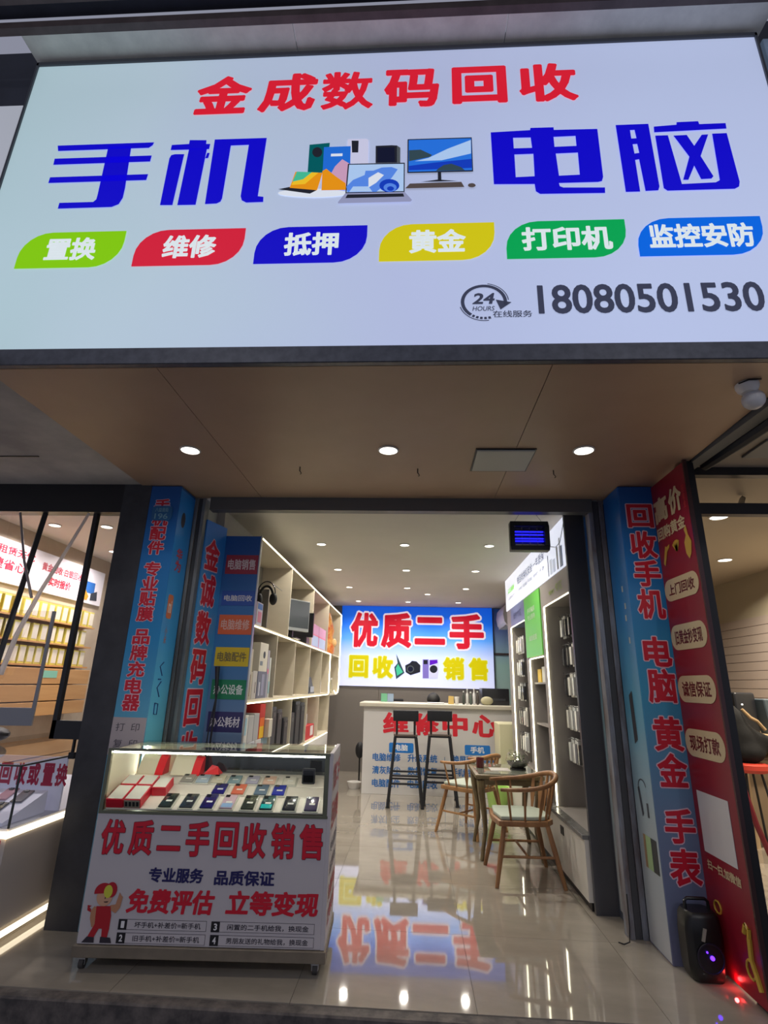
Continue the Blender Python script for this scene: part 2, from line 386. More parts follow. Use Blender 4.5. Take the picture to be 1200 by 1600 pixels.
# ================================================================ BIG SIGN
SHAPES={'shou':[[[(-1.992,4.252),(-1.442,4.253),(-1.447,4.231),(-1.466,4.213),(-1.981,4.211)]],[[(-1.988,4.155),(-1.44,4.156),(-1.442,4.112),(-1.986,4.11)]],[[(-1.984,4.02),(-1.438,4.022),(-1.442,3.98),(-1.985,3.979)]],[[(-1.698,4.233),(-1.567,4.232),(-1.549,3.928),(-1.549,3.861),(-1.564,3.818),(-1.599,3.8),(-1.892,3.798),(-1.892,3.838),(-1.707,3.838),(-1.693,3.855),(-1.692,3.884)]]],'ji':[[[(-1.339,4.229),(-1.243,4.232),(-1.243,4.261),(-1.149,4.256),(-1.147,4.228),(-1.124,4.227),(-1.126,4.189),(-1.34,4.191)]],[[(-1.238,4.199),(-1.138,4.195),(-1.148,3.8),(-1.246,3.801)]],[[(-1.338,4.131),(-1.331,4.154),(-1.311,4.16),(-1.259,4.158),(-1.261,4.121),(-1.272,3.802),(-1.339,3.804)]],[[(-1.133,4.162),(-1.119,4.161),(-1.123,4.124),(-1.139,4.123)]],[[(-1.103,4.259),(-0.815,4.258),(-0.824,3.847),(-0.794,3.842),(-0.792,3.807),(-0.881,3.806),(-0.906,3.822),(-0.915,3.85),(-0.909,4.211),(-1.008,4.21),(-1.012,3.839),(-1.018,3.817),(-1.037,3.805),(-1.099,3.803)]]],'dian':[[[(0.389,4.244),(0.595,4.251),(0.598,4.267),(0.718,4.266),(0.718,4.247),(0.942,4.244),(0.939,3.913),(0.93,3.885),(0.91,3.88),(0.717,3.88),(0.72,3.859),(0.737,3.85),(0.941,3.843),(0.938,3.807),(0.619,3.812),(0.599,3.83),(0.596,3.878),(0.392,3.884)],[(0.504,4.2),(0.595,4.198),(0.598,4.125),(0.504,4.125)],[(0.713,4.197),(0.826,4.199),(0.825,4.129),(0.713,4.127)],[(0.505,4.082),(0.602,4.083),(0.599,3.93),(0.504,3.927)],[(0.716,4.08),(0.828,4.082),(0.825,3.932),(0.721,3.929)]]],'nao':[[[(1.038,4.267),(1.205,4.268),(1.206,3.84),(1.197,3.815),(1.135,3.813),(1.129,4.024),(1.109,4.02),(1.109,3.81),(1.039,3.81)],[(1.107,4.227),(1.13,4.228),(1.133,4.169),(1.107,4.168)],[(1.109,4.128),(1.132,4.129),(1.135,4.067),(1.111,4.064)]],[[(1.23,4.247),(1.346,4.255),(1.349,4.273),(1.458,4.275),(1.461,4.254),(1.593,4.255),(1.591,4.216),(1.227,4.206)]],[[(1.229,4.183),(1.293,4.183),(1.316,3.852),(1.48,3.857),(1.501,3.87),(1.514,4.184),(1.587,4.185),(1.594,3.857),(1.586,3.826),(1.563,3.812),(1.241,3.811),(1.225,3.828)]],[[(1.32,4.179),(1.387,4.181),(1.413,4.104),(1.462,4.179),(1.494,4.18),(1.434,4.033),(1.475,3.897),(1.463,3.882),(1.413,3.88),(1.393,3.97),(1.351,3.878),(1.326,3.879),(1.378,4.031)]]],'pics':[('white_print',[(-0.354,3.852),(-0.362,3.844),(-0.388,3.837),(-0.428,3.832),(-0.478,3.83),(-0.534,3.83),(-0.591,3.834),(-0.642,3.84),(-0.683,3.847),(-0.71,3.856),(-0.72,3.865),(-0.712,3.874),(-0.686,3.881),(-0.646,3.886),(-0.595,3.888),(-0.538,3.887),(-0.481,3.884),(-0.43,3.878),(-0.389,3.87),(-0.363,3.862)]),('teal',[(-0.576,4.198),(-0.467,4.207),(-0.474,3.997),(-0.573,3.996)]),('dark',[(-0.504,4.141),(-0.505,4.13),(-0.508,4.12),(-0.513,4.112),(-0.521,4.107),(-0.529,4.106),(-0.537,4.108),(-0.545,4.113),(-0.551,4.122),(-0.556,4.132),(-0.558,4.143),(-0.557,4.154),(-0.554,4.164),(-0.549,4.171),(-0.541,4.176),(-0.533,4.178),(-0.525,4.176),(-0.517,4.17),(-0.51,4.162),(-0.506,4.152)]),('lav',[(-0.371,4.229),(-0.271,4.228),(-0.259,4.217),(-0.255,4.05),(-0.35,4.054),(-0.356,4.177),(-0.371,4.18)]),('dark',[(-0.35,4.217),(-0.312,4.215),(-0.311,4.13),(-0.344,4.131)]),('sky',[(-0.497,4.176),(-0.353,4.177),(-0.35,4.05),(-0.363,3.872),(-0.492,3.874),(-0.493,3.982)]),('pink',[(-0.461,3.954),(-0.43,4.036),(-0.394,4.085),(-0.351,4.05),(-0.358,3.937),(-0.364,3.892)]),('orange',[(-0.495,4.006),(-0.475,4.021),(-0.422,3.966),(-0.369,3.918),(-0.363,3.872),(-0.492,3.874)]),('white_print',[(-0.456,4.126),(-0.394,4.126),(-0.394,4.107),(-0.456,4.107)]),('dark',[(-0.72,3.889),(-0.662,3.902),(-0.517,3.875),(-0.551,3.853)]),('orange',[(-0.638,4.006),(-0.494,3.993),(-0.515,3.875),(-0.66,3.896)]),('yellowp',[(-0.622,4.005),(-0.515,3.995),(-0.581,3.919),(-0.653,3.915)]),('tealp',[(-0.63,4.006),(-0.55,3.999),(-0.593,3.952),(-0.649,3.937)]),('dark',[(-0.219,4.171),(-0.134,4.172),(-0.106,4.169),(-0.104,4.047),(-0.216,4.049)]),('grey',[(-0.106,4.169),(-0.088,4.152),(-0.087,4.046),(-0.104,4.047)]),('darkb',[(-0.209,4.157),(-0.119,4.156),(-0.115,4.054),(-0.206,4.054)]),('dark',[(-0.362,4.049),(-0.063,4.045),(-0.062,3.844),(-0.366,3.846)]),('ltblue',[(-0.355,4.042),(-0.068,4.037),(-0.067,3.851),(-0.36,3.854)]),('midblue',[(-0.363,3.892),(-0.33,3.936),(-0.271,3.967),(-0.267,3.997),(-0.226,3.996),(-0.182,4.016),(-0.131,4.017),(-0.099,4.0),(-0.13,3.942),(-0.168,3.891),(-0.207,3.851),(-0.356,3.855)]),('white_print',[(-0.25,3.946),(-0.201,3.984),(-0.17,3.963),(-0.209,3.912),(-0.248,3.881)]),('deepblue',[(-0.089,3.888),(-0.091,3.875),(-0.099,3.863),(-0.11,3.854),(-0.124,3.848),(-0.14,3.846),(-0.156,3.849),(-0.17,3.856),(-0.182,3.866),(-0.189,3.878),(-0.192,3.892),(-0.19,3.906),(-0.183,3.918),(-0.172,3.927),(-0.158,3.933),(-0.142,3.934),(-0.126,3.932),(-0.111,3.925),(-0.099,3.915),(-0.092,3.902)]),('midblue',[(-0.103,3.876),(-0.104,3.867),(-0.109,3.859),(-0.116,3.853),(-0.125,3.85),(-0.136,3.849),(-0.146,3.85),(-0.156,3.855),(-0.163,3.861),(-0.168,3.869),(-0.17,3.878),(-0.169,3.887),(-0.164,3.895),(-0.157,3.901),(-0.147,3.905),(-0.137,3.906),(-0.127,3.904),(-0.117,3.899),(-0.109,3.893),(-0.105,3.885)]),('deepblue',[(-0.116,3.869),(-0.117,3.864),(-0.12,3.86),(-0.124,3.856),(-0.128,3.854),(-0.134,3.854),(-0.139,3.855),(-0.144,3.857),(-0.148,3.861),(-0.151,3.865),(-0.152,3.87),(-0.151,3.875),(-0.149,3.879),(-0.145,3.882),(-0.14,3.884),(-0.135,3.885),(-0.129,3.884),(-0.124,3.881),(-0.12,3.878),(-0.117,3.873)]),('ltblue',[(-0.328,3.89),(-0.248,3.888),(-0.227,3.852),(-0.346,3.855)]),('lavg',[(-0.366,3.846),(-0.061,3.844),(-0.023,3.79),(-0.031,3.779),(-0.4,3.78),(-0.401,3.789)]),('dark',[(-0.355,3.837),(-0.069,3.834),(-0.063,3.813),(-0.364,3.813)]),('dark',[(-0.05,4.208),(0.288,4.207),(0.289,3.968),(-0.049,3.97)]),('skyd',[(-0.044,4.201),(0.284,4.2),(0.284,3.977),(-0.043,3.978)]),('ltblue',[(0.059,4.07),(0.16,4.13),(0.283,4.188),(0.281,4.092),(0.129,4.051),(-0.011,4.05)]),('cliff',[(-0.042,4.128),(0.019,4.13),(0.079,4.09),(0.069,4.077),(-0.041,4.051)]),('deepblue',[(0.089,4.036),(0.283,4.054),(0.283,3.992),(-0.041,3.988),(-0.042,4.018)]),('cliff',[(0.113,3.996),(0.138,4.017),(0.178,4.025),(0.227,4.0),(0.247,3.977),(0.098,3.978)]),('dark',[(0.108,3.97),(0.125,3.97),(0.126,3.917),(0.211,3.905),(0.019,3.906),(0.108,3.919)]),('brown',[(-0.035,3.897),(0.227,3.899),(0.242,3.864),(-0.059,3.865)]),('brown',[(0.299,3.873),(0.298,3.869),(0.295,3.865),(0.29,3.862),(0.285,3.86),(0.279,3.86),(0.273,3.861),(0.268,3.863),(0.263,3.866),(0.261,3.87),(0.26,3.874),(0.261,3.879),(0.264,3.883),(0.268,3.886),(0.274,3.887),(0.28,3.888),(0.286,3.887),(0.291,3.885),(0.295,3.881),(0.298,3.877)])],'back':[('cliff',[(-0.313,1.985),(-0.159,1.656),(-0.306,1.544),(-0.345,1.75),(-0.286,1.822)]),('tealp',[(-0.28,1.809),(-0.186,1.668),(-0.293,1.601),(-0.317,1.73)]),('dark',[(-0.147,1.786),(-0.066,1.827),(-0.025,1.867),(0.056,1.861),(0.129,1.792),(0.124,1.675),(-0.05,1.619),(-0.137,1.669)]),('grey',[(0.014,1.725),(0.01,1.705),(0.001,1.688),(-0.013,1.674),(-0.031,1.664),(-0.051,1.661),(-0.071,1.663),(-0.089,1.672),(-0.104,1.685),(-0.113,1.702),(-0.116,1.722),(-0.113,1.741),(-0.104,1.759),(-0.09,1.773),(-0.072,1.782),(-0.052,1.786),(-0.032,1.783),(-0.014,1.774),(0.001,1.761),(0.01,1.744)]),('darkb',[(-0.003,1.724),(-0.005,1.71),(-0.012,1.696),(-0.022,1.686),(-0.036,1.679),(-0.051,1.676),(-0.066,1.678),(-0.08,1.685),(-0.09,1.695),(-0.098,1.708),(-0.1,1.722),(-0.098,1.736),(-0.091,1.75),(-0.08,1.76),(-0.067,1.767),(-0.052,1.77),(-0.037,1.768),(-0.023,1.762),(-0.012,1.751),(-0.005,1.739)]),('violet',[(0.17,1.898),(0.278,1.9),(0.278,1.573),(0.17,1.571)]),('dark',[(0.186,1.888),(0.257,1.889),(0.257,1.816),(0.186,1.814)]),('lav',[(0.286,1.895),(0.452,1.909),(0.456,1.722),(0.439,1.577),(0.286,1.573)]),('violetd',[(0.295,1.89),(0.435,1.898),(0.44,1.838),(0.294,1.796)]),('dark',[(0.437,1.734),(0.433,1.713),(0.423,1.694),(0.408,1.679),(0.388,1.669),(0.367,1.665),(0.345,1.668),(0.326,1.677),(0.31,1.692),(0.3,1.71),(0.297,1.731),(0.3,1.752),(0.31,1.771),(0.326,1.786),(0.346,1.796),(0.367,1.8),(0.389,1.797),(0.408,1.788),(0.424,1.774),(0.434,1.755)])]}
t = thing('shop_sign', 'huge backlit white shop sign with red and blue Chinese lettering over the entrance', 'sign', (-0.2, 2.1, 2.85))
signF = Face((0, 2.1, 0), X, Z)
faceM = gradmat('sign_face', [(0.0, (172, 203, 204)), (0.35, (186, 206, 218)), (0.7, (184, 194, 226)), (1.0, (190, 202, 234))], 0, -2.0, 2.0, emit=0.62, rough=0.25, noise=0.35, nscale=0.9, spec=0.3)
MB().box(-2.25, 1.855, 2.1, 2.24, 2.935, 4.90).build('sign_face', faceM, t)
MB().box(-2.26, 1.865, 2.095, 2.129, 2.845, 2.935).build('bottom_trim', mat('sign_trim', (96, 98, 106), 0.35, 0.5, noise=0.3, nscale=20), t, bevel=0.004)
e = MB(); e.box(-2.262, -2.25, 2.09, 2.25, 2.93, 4.92); e.box(1.855, 1.867, 2.09, 2.25, 2.93, 4.92); e.box(-2.262, 1.867, 2.09, 2.25, 4.90, 4.925)
e.build('edge_trim', mat('sign_edge', (80, 84, 92), 0.5), t)
RED, BLUE = (222, 30, 52), (16, 8, 205)
signF.text('金', -1.265, -0.95, 4.452, 4.752, lit(RED), 0.004, 0.04, t, shear=0.08)
signF.text('成', -0.893, -0.575, 4.452, 4.752, lit(RED), 0.004, 0.04, t, shear=0.08)
signF.text('数', -0.535, -0.245, 4.452, 4.750, lit(RED), 0.004, 0.03, t)
signF.text('码', -0.185, 0.12, 4.452, 4.750, lit(RED), 0.004, 0.04, t)
signF.text('回', 0.19, 0.49, 4.462, 4.750, lit(RED), 0.004, 0.045, t)
signF.text('收', 0.555, 0.868, 4.458, 4.753, lit(RED), 0.004, 0.04, t)
for key in ('shou', 'ji', 'dian', 'nao'):
    m = MB()
    for loops in SHAPES[key]: m.polyh(signF, loops, 0.004)
    m.build('lettering', lit(BLUE), t)
PAL = dict(white_print=(226, 232, 242), teal=(0, 92, 96), dark=(34, 36, 46), lav=(206, 206, 232), sky=(34, 110, 216), pink=(206, 160, 190), orange=(236, 150, 20), yellowp=(244, 196, 40), tealp=(70, 190, 150),
 grey=(82, 88, 92), darkb=(20, 24, 48), ltblue=(176, 206, 244), midblue=(88, 138, 232), deepblue=(20, 62, 190), lavg=(150, 154, 188), skyd=(40, 116, 224), cliff=(52, 74, 84), brown=(84, 74, 72), violet=(126, 112, 190), violetd=(92, 20, 190))
dv = {}
for i, (k, pts) in enumerate(SHAPES['pics']):
    m = MB(); m.polyh(signF, [pts], 0.0035+i*0.0002); o = m.build('device_print', lit(PAL[k]), t)
tags = [('置换', (134, 206, 6), -2.038, -1.49), ('维修', (216, 34, 60), -1.425, -0.865), ('抵押', (18, 10, 200), -0.805, -0.245), ('黄金', (214, 202, 16), -0.182, 0.383), ('打印机', (0, 168, 84), 0.437, 1.012), ('监控安防', (0, 104, 228), 1.061, 1.649)]
for s_, c_, a, b in tags:
    tgp = signF.round('tag_plate', lit(c_), a, b, 3.412, 3.638, 0.002, 0.004, 0, t, rr=(0, 0.16, 0, 0.16))
    wd = (b-a); n = len(s_); f = {2: 0.26, 3: 0.13, 4: 0.09}[n]
    signF.text(s_, a+wd*f, b-wd*(f-0.01), 3.455, 3.60, lit((226, 236, 240)), 0.006, 0.035, tgp)
INK = (58, 62, 84)
signF.text('18080501530', 0.567, 1.583, 3.092, 3.256, lit(INK), 0.004, 0.022, t)
# 24 hours logo
lm = MB(); cx, cz, R_ = 0.318, 3.165, 0.083
def arc(cx, cz, r0, r1, a0, a1, n=28, wob=1.0):
    a = [math.radians(a0+(a1-a0)*k/n) for k in range(n+1)]
    return [(cx+r1*math.cos(q)*1.1, cz+r1*math.sin(q)) for q in a]+[(cx+r0*math.cos(q)*1.1, cz+r0*math.sin(q)) for q in reversed(a)]
lm.polyh(signF, [arc(cx, cz, 0.083, 0.098, -12, 232)], 0.004)
lm.polyh(signF, [arc(cx, cz, 0.102, 0.106, 5, 80)], 0.004)
lm.polyh(signF, [arc(cx, cz, 0.102, 0.106, 195, 280)], 0.004)
for k in range(5): lm.polyh(signF, [arc(cx, cz, 0.084, 0.097, 236+k*11, 243+k*11, 3)], 0.004)
lm.polyh(signF, [[(cx+0.055, cz+0.012), (cx+0.128, cz-0.004), (cx+0.075, cz-0.045)]], 0.004)
lm.build('logo', lit(INK), t)
signF.text('24', cx-0.055, cx+0.045, cz-0.012, cz+0.05, lit(INK), 0.004, 0.03, t, shear=0.2)
signF.text('HOURS', cx-0.055, cx+0.045, cz-0.05, cz-0.024, lit(INK), 0.004, 0.01, t, shear=0.2)
signF.text('在线服务', 0.357, 0.537, 3.078, 3.115, lit(INK), 0.004, 0.012, t)
# lighting of the sign face itself is its emission. pale soffit above the sign
t = thing('sign_soffit', 'pale scuffed boards closing the gap above the big backlit sign', 'soffit board', (-0.2, 2.04, 4.95))
for x0, x1 in ((-2.275, -0.70), (-0.695, 0.49), (0.495, 1.90)):
    MB().box(x0, x1, 1.965, 2.13, 4.945, 4.96).build('board', mat('scuffed_board', (240, 238, 228), 0.6, rgb2=(214, 212, 204), nscale=5, det=6), t)
struct(box('overhang', mat('dark_canopy', (54, 56, 70), 0.7, noise=0.3, nscale=6), -5, 5, 0.9, 1.93, 5.03, 5.2))
for (y0, y1, z0) in ((1.925, 1.965, 4.945), (1.82, 1.85, 5.0), (1.70, 1.73, 5.0)):
    struct(box('canopy_batten', mat('brown_batten', (104, 92, 92), 0.7, noise=0.3, nscale=10), -5, 5, y0, y1, z0, z0+0.05))
struct(box('wall_upper', mat('dark_upper_wall', (56, 60, 74), 0.7, noise=0.3, nscale=3), -5, 5, 2.26, 2.4, 2.9, 5.3))
# neighbour signs
t = thing('neighbor_sign', 'pale blank neighbour sign panel at the left edge beside the big sign', 'sign', (-3.3, 2.2, 3.0))
box('sign_panel', mat('grey_white_sign', (176, 180, 190), 0.4, emit=0.6), -4.2, -2.35, 2.17, 2.25, 2.9, 4.69, t, bevel=0.003)
t = thing('neighbor_sign', 'bluish neighbour sign panel at the right edge beside the big sign', 'sign', (2.9, 2.2, 3.0))
box('sign_panel', mat('blue_grey_sign', (120, 140, 166), 0.4, emit=0.2), 1.96, 3.6, 2.17, 2.25, 2.95, 5.0, t, bevel=0.003)

# ================================================================ FACADE BANNERS
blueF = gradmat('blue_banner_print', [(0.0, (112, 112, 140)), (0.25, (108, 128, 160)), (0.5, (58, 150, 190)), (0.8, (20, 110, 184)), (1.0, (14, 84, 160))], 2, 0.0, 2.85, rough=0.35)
t = thing('advertising_column', 'blue column left of the entrance listing phone accessories in red characters', 'column', (-1.87, 3.7, 0))
ORG_L = t
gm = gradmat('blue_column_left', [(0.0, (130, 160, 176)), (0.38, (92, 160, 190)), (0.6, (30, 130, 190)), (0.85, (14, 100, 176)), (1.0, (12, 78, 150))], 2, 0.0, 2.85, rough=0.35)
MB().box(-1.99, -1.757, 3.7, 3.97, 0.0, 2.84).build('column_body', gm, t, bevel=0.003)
lf = Face((0, 3.7, 0), X, Z)
RED2 = (196, 22, 48)
pk = (mat('pink_outline', (222, 190, 206), 0.4), 0.035)
lf.text('手机配件 专业贴膜 品牌充电器', -1.945, -1.825, 1.235, 2.735, prt(RED2), 0.003, 0.034, t, out=pk, vertical=True, gap=0.05)
nt_ = lf.plate('notice', prt((170, 160, 164)), -1.988, -1.76, 0.97, 1.20, 0.0005, 0.002, t)
lf.text('打  印', -1.96, -1.80, 1.115, 1.165, prt((70, 66, 74)), 0.003, 0.0, nt_)
lf.text('复  印', -1.96, -1.80, 1.015, 1.065, prt((70, 66, 74)), 0.003, 0.0, nt_)
pl = lf.round('number_plate', prt((30, 96, 150)), -1.955, -1.80, 2.565, 2.68, 0.003, 0.006, 0.03, t)
lf.text('八益南街', -1.93, -1.83, 2.632, 2.666, prt((120, 170, 190)), 0.0075, 0.01, pl)
lf.text('196', -1.93, -1.83, 2.578, 2.62, prt((120, 170, 190)), 0.0075, 0.01, pl)
# inner side of the column: vertical logos
li = Face((-1.757, 3.7, 0), Y, Z)
li.plate('side_print', gradmat('left_side_print', [(0.0, (150, 200, 200)), (0.38, (110, 200, 226)), (0.6, (60, 160, 226)), (1.0, (20, 120, 214))], 2, 0.0, 2.85, rough=0.3), 0.004, 0.266, 0.01, 2.82, 0.0004, 0.0009, t)
hd = MB(); hd.polyh(li, [[(0.10+0.035*math.cos(a/8*math.pi), 2.60+0.06*math.sin(a/8*math.pi)) for a in range(16)]], 0.002); hd.build('oval_mark', prt((40, 34, 60)), t)
li.text('华为', 0.07, 0.17, 2.20, 2.38, prt((190, 60, 80)), 0.003, 0.03, t, vertical=True)
li.round('logo_square', prt((206, 112, 70)), 0.045, 0.125, 1.86, 2.03, 0.001, 0.003, 0.02, t)
li.text('mi', 0.06, 0.11, 1.90, 1.99, prt((240, 220, 210)), 0.004, 0.03, t)
li.text('小米', 0.06, 0.10, 1.68, 1.80, prt((190, 110, 80)), 0.003, 0.0, t, vertical=True)
for _p in ([(0.12, 1.56), (0.07, 1.53), (0.12, 1.47)], [(0.07, 1.445), (0.11, 1.445)], [(0.12, 1.43), (0.07, 1.39), (0.12, 1.33)], [(0.07, 1.29), (0.075, 1.22), (0.12, 1.215), (0.118, 1.285), (0.07, 1.29)]):
    MB().tube([li.p(a, b, 0.002) for a, b in _p], 0.004, 6).build('logo_stroke', prt((20, 60, 130)), t)
# shutter rails
def rail(label, x0, x1, y0, y1, m=metalM):
    t = thing('shutter_rail', label, 'rail', ((x0+x1)/2, (y0+y1)/2, 0))
    b = MB(); w = (x1-x0)
    b.box(x0, x1, y1-0.012, y1, 0, 2.84); b.box(x0, x0+w*0.3, y0, y1-0.012, 0, 2.84); b.box(x1-w*0.3, x1, y0, y1-0.012, 0, 2.84)
    b.build('channel', m, t, bevel=0.002)
    MB().box(x0+w*0.34, x1-w*0.34, y0+0.01, y1-0.013, 0, 2.84).build('brush_strip', mat('grey_brush', (70, 70, 74), 0.8), t)
rail('worn metal shutter rail on the left side of the entrance', -1.757, -1.673, 3.975, 4.06)
wornM = mat('worn_blue_rail', (140, 146, 158), 0.5, 0.2, rgb2=(96, 84, 84), nscale=5, stretch=(3, 3, 0.6), det=7)
rail('worn bluish shutter rail on the right side of the entrance', 1.335, 1.45, 3.98, 4.07, wornM)
_m = MB(); _m.tube([(1.33, 3.95, 0.25), (1.325, 3.94, 0.08), (1.31, 3.92, 0.012), (1.27, 3.90, 0.006), (1.24, 3.91, 0.012)], 0.004, 6)
tag(_m.build('cable', mat('black_cable', (20, 20, 22), 0.5)), 'short black cable end curling on the floor at the right shutter rail', 'cable')

# right column
t = thing('advertising_column', 'blue column right of the entrance reading phone, computer, gold and watch recycling', 'column', (1.56, 3.7, 0))
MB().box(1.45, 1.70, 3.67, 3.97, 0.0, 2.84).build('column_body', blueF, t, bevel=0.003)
rf = Face((0, 3.67, 0), X, Z)
zz = [(2.706, 2.535), (2.508, 2.315), (2.303, 2.12), (2.104, 1.905), (1.79, 1.60), (1.588, 1.38), (1.30, 1.10), (1.09, 0.90), (0.785, 0.60), (0.575, 0.385)]
for ch_, (za, zb) in zip('回收手机电脑黄金手表', zz):
    rf.text(ch_, 1.495, 1.672, zb, za, prt(RED2), 0.003, 0.032, t, out=pk)
ri = Face((1.45, 3.97, 0), -Y, Z)
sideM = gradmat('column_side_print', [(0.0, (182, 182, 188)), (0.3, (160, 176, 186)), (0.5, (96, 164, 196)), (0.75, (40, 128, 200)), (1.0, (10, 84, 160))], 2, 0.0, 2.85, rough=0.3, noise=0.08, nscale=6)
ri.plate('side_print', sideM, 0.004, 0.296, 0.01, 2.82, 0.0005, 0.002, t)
ph = MB(); ph.polyh(ri, [[(0.10, 1.42), (0.155, 1.45), (0.17, 1.15), (0.115, 1.12)]], 0.004); ph.build('phone_print', prt((44, 46, 56)), t)
hp = MB()
hp.polyh(ri, [arc(0.15, 0.86, 0.052, 0.06, 20, 200)], 0.004); hp.polyh(ri, [[(0.075, 0.86), (0.105, 0.87), (0.135, 0.72), (0.11, 0.70)]], 0.004); hp.polyh(ri, [[(0.19, 0.79), (0.215, 0.79), (0.215, 0.71), (0.19, 0.71)]], 0.004)
hp.build('headphone_print', prt((60, 64, 76)), t)
for (a, b, c_) in ((0.08, 0.11, (150, 120, 90)), (0.115, 0.19, (150, 176, 130)), (0.195, 0.27, (50, 54, 58))):
    ri.plate('power_bank_print', prt(c_), a, b, 0.42, 0.60, 0.0025, 0.004, t)
for k, (u, v) in enumerate(((0.18, 2.1), (0.2, 1.98), (0.21, 1.75), (0.19, 1.9))):
    ri.plate('scuff', prt((186, 190, 190)), u, u+0.02, v, v+0.04, 0.0025, 0.0035, t)
# red gold-price board facing the entrance
t = thing('gold_buying_board', 'tall dark red board with cream pills advertising gold buying', 'board', (1.70, 3.43, 0))
MB().box(1.682, 1.70, 3.2, 3.668, 0.02, 2.83).build('board_body', mat('dark_red_print', (142, 26, 44), 0.35, noise=0.12, nscale=2), t, bevel=0.002)
MB().box(1.680, 1.702, 3.185, 3.20, 0.0, 2.84).build('edge_strip', mat('grey_edge', (88, 66, 66), 0.3, 0.7), t)
bf = Face((1.682, 3.668, 0), -Y, Z)
CRM = mat('cream_print', (206, 188, 150), 0.4)
GOLD = mat('gold_print', (196, 160, 60), 0.35)
bf.text('高', 0.01, 0.205, 2.545, 2.72, CRM, 0.003, 0.045, t)
bf.text('价', 0.225, 0.40, 2.545, 2.72, CRM, 0.003, 0.045, t)
bf.text('回购黄金', 0.015, 0.40, 2.425, 2.515, CRM, 0.003, 0.03, t)
bf.text('回收金', 0.415, 0.445, 2.54, 2.69, prt((190, 60, 60)), 0.003, 0.02, t, vertical=True)
g = MB()
g.polyh(bf, [[(0.05, 2.265), (0.10, 2.375), (0.12, 2.365), (0.16, 2.375), (0.155, 2.355), (0.12, 2.335), (0.07, 2.245)]], 0.003)
for k in range(5):
    a = math.radians(60+k*18); g.polyh(bf, [[(0.25+0.012*math.cos(a+1.57), 2.31+0.012*math.sin(a+1.57)), (0.25+0.07*math.cos(a+0.12), 2.31+0.07*math.sin(a+0.12)), (0.25+0.07*math.cos(a-0.12), 2.31+0.07*math.sin(a-0.12)), (0.25-0.012*math.cos(a+1.57), 2.31-0.012*math.sin(a+1.57))]], 0.003)
g.polyh(bf, [[(0.37, 2.415), (0.40, 2.435), (0.41, 2.375), (0.44, 2.325), (0.42, 2.255), (0.39, 2.225), (0.36, 2.265), (0.355, 2.335), (0.385, 2.375)]], 0.003)
g.build('jewellery_print', GOLD, t)
for s_, v0, v1 in (('上门回收', 1.995, 2.165), ('旧黄金秒变现', 1.685, 1.87), ('诚信保证', 1.375, 1.56), ('现场打款', 1.07, 1.255)):
    pp_ = bf.round('pill_plate', CRM, 0.008, 0.45, v0+0.015, v1-0.015, 0.001, 0.003, (v1-v0-0.03)/2, t)
    bf.text(s_, 0.065, 0.40, v0+0.048, v1-0.048, prt((104, 30, 34)), 0.004, 0.028, pp_)
bf.plate('blank_card', prt((206, 204, 206)), 0.06, 0.39, 0.585, 0.90, 0.001, 0.003, t)
bf.text('扫一扫,加微信', 0.07, 0.40, 0.50, 0.55, CRM, 0.003, 0.03, t)
MB().tube([bf.p(0.36, 0.30, 0.004), bf.p(0.38, 0.34, 0.004), bf.p(0.41, 0.33, 0.004), bf.p(0.40, 0.29, 0.004)], 0.012, 6).build('gold_ribbon_print', GOLD, t)
MB().tube([bf.p(0.40, 0.29, 0.004), bf.p(0.39, 0.20, 0.004), bf.p(0.42, 0.14, 0.004), bf.p(0.44, 0.09, 0.004)], 0.014, 6).build('gold_ribbon_print', GOLD, t)
MB().tube([bf.p(0.37+0.035*math.cos(a), 0.15+0.04*math.sin(a), 0.004) for a in [k*math.pi/5 for k in range(11)]], 0.006, 6).build('gold_ribbon_print', GOLD, t)
MB().tube([bf.p(0.12+0.035*math.cos(a), 0.33+0.03*math.sin(a), 0.004) for a in [k*math.pi/5 for k in range(11)]], 0.005, 6).build('gold_ribbon_print', GOLD, t)
struct(box('frame_right', blackM, 1.703, 1.76, 3.22, 3.34, 0, 2.86))

# ================================================================ SECURITY CAMERA
t = thing('security_camera', 'white dome security camera hanging from the right end of the soffit', 'camera', (1.57, 2.31, 2.845))
m = MB(); m.lathe((1.57, 2.31, 0), [(0.0, 2.845), (0.05, 2.845), (0.05, 2.83), (0.045, 2.815), (0.03, 2.80)]); m.build('base', whiteM, t)
m = MB(); m.sphere((1.60, 2.33, 2.775), 0.05, 0.05, 0.048); m.build('camera_ball', mat('white_plastic', (200, 200, 204), 0.35), t)
m = MB(); m.tube([(1.52, 2.29, 2.838), (1.55, 2.26, 2.841), (1.60, 2.25, 2.838)], 0.004, 6); m.build('cable', blackM, t)

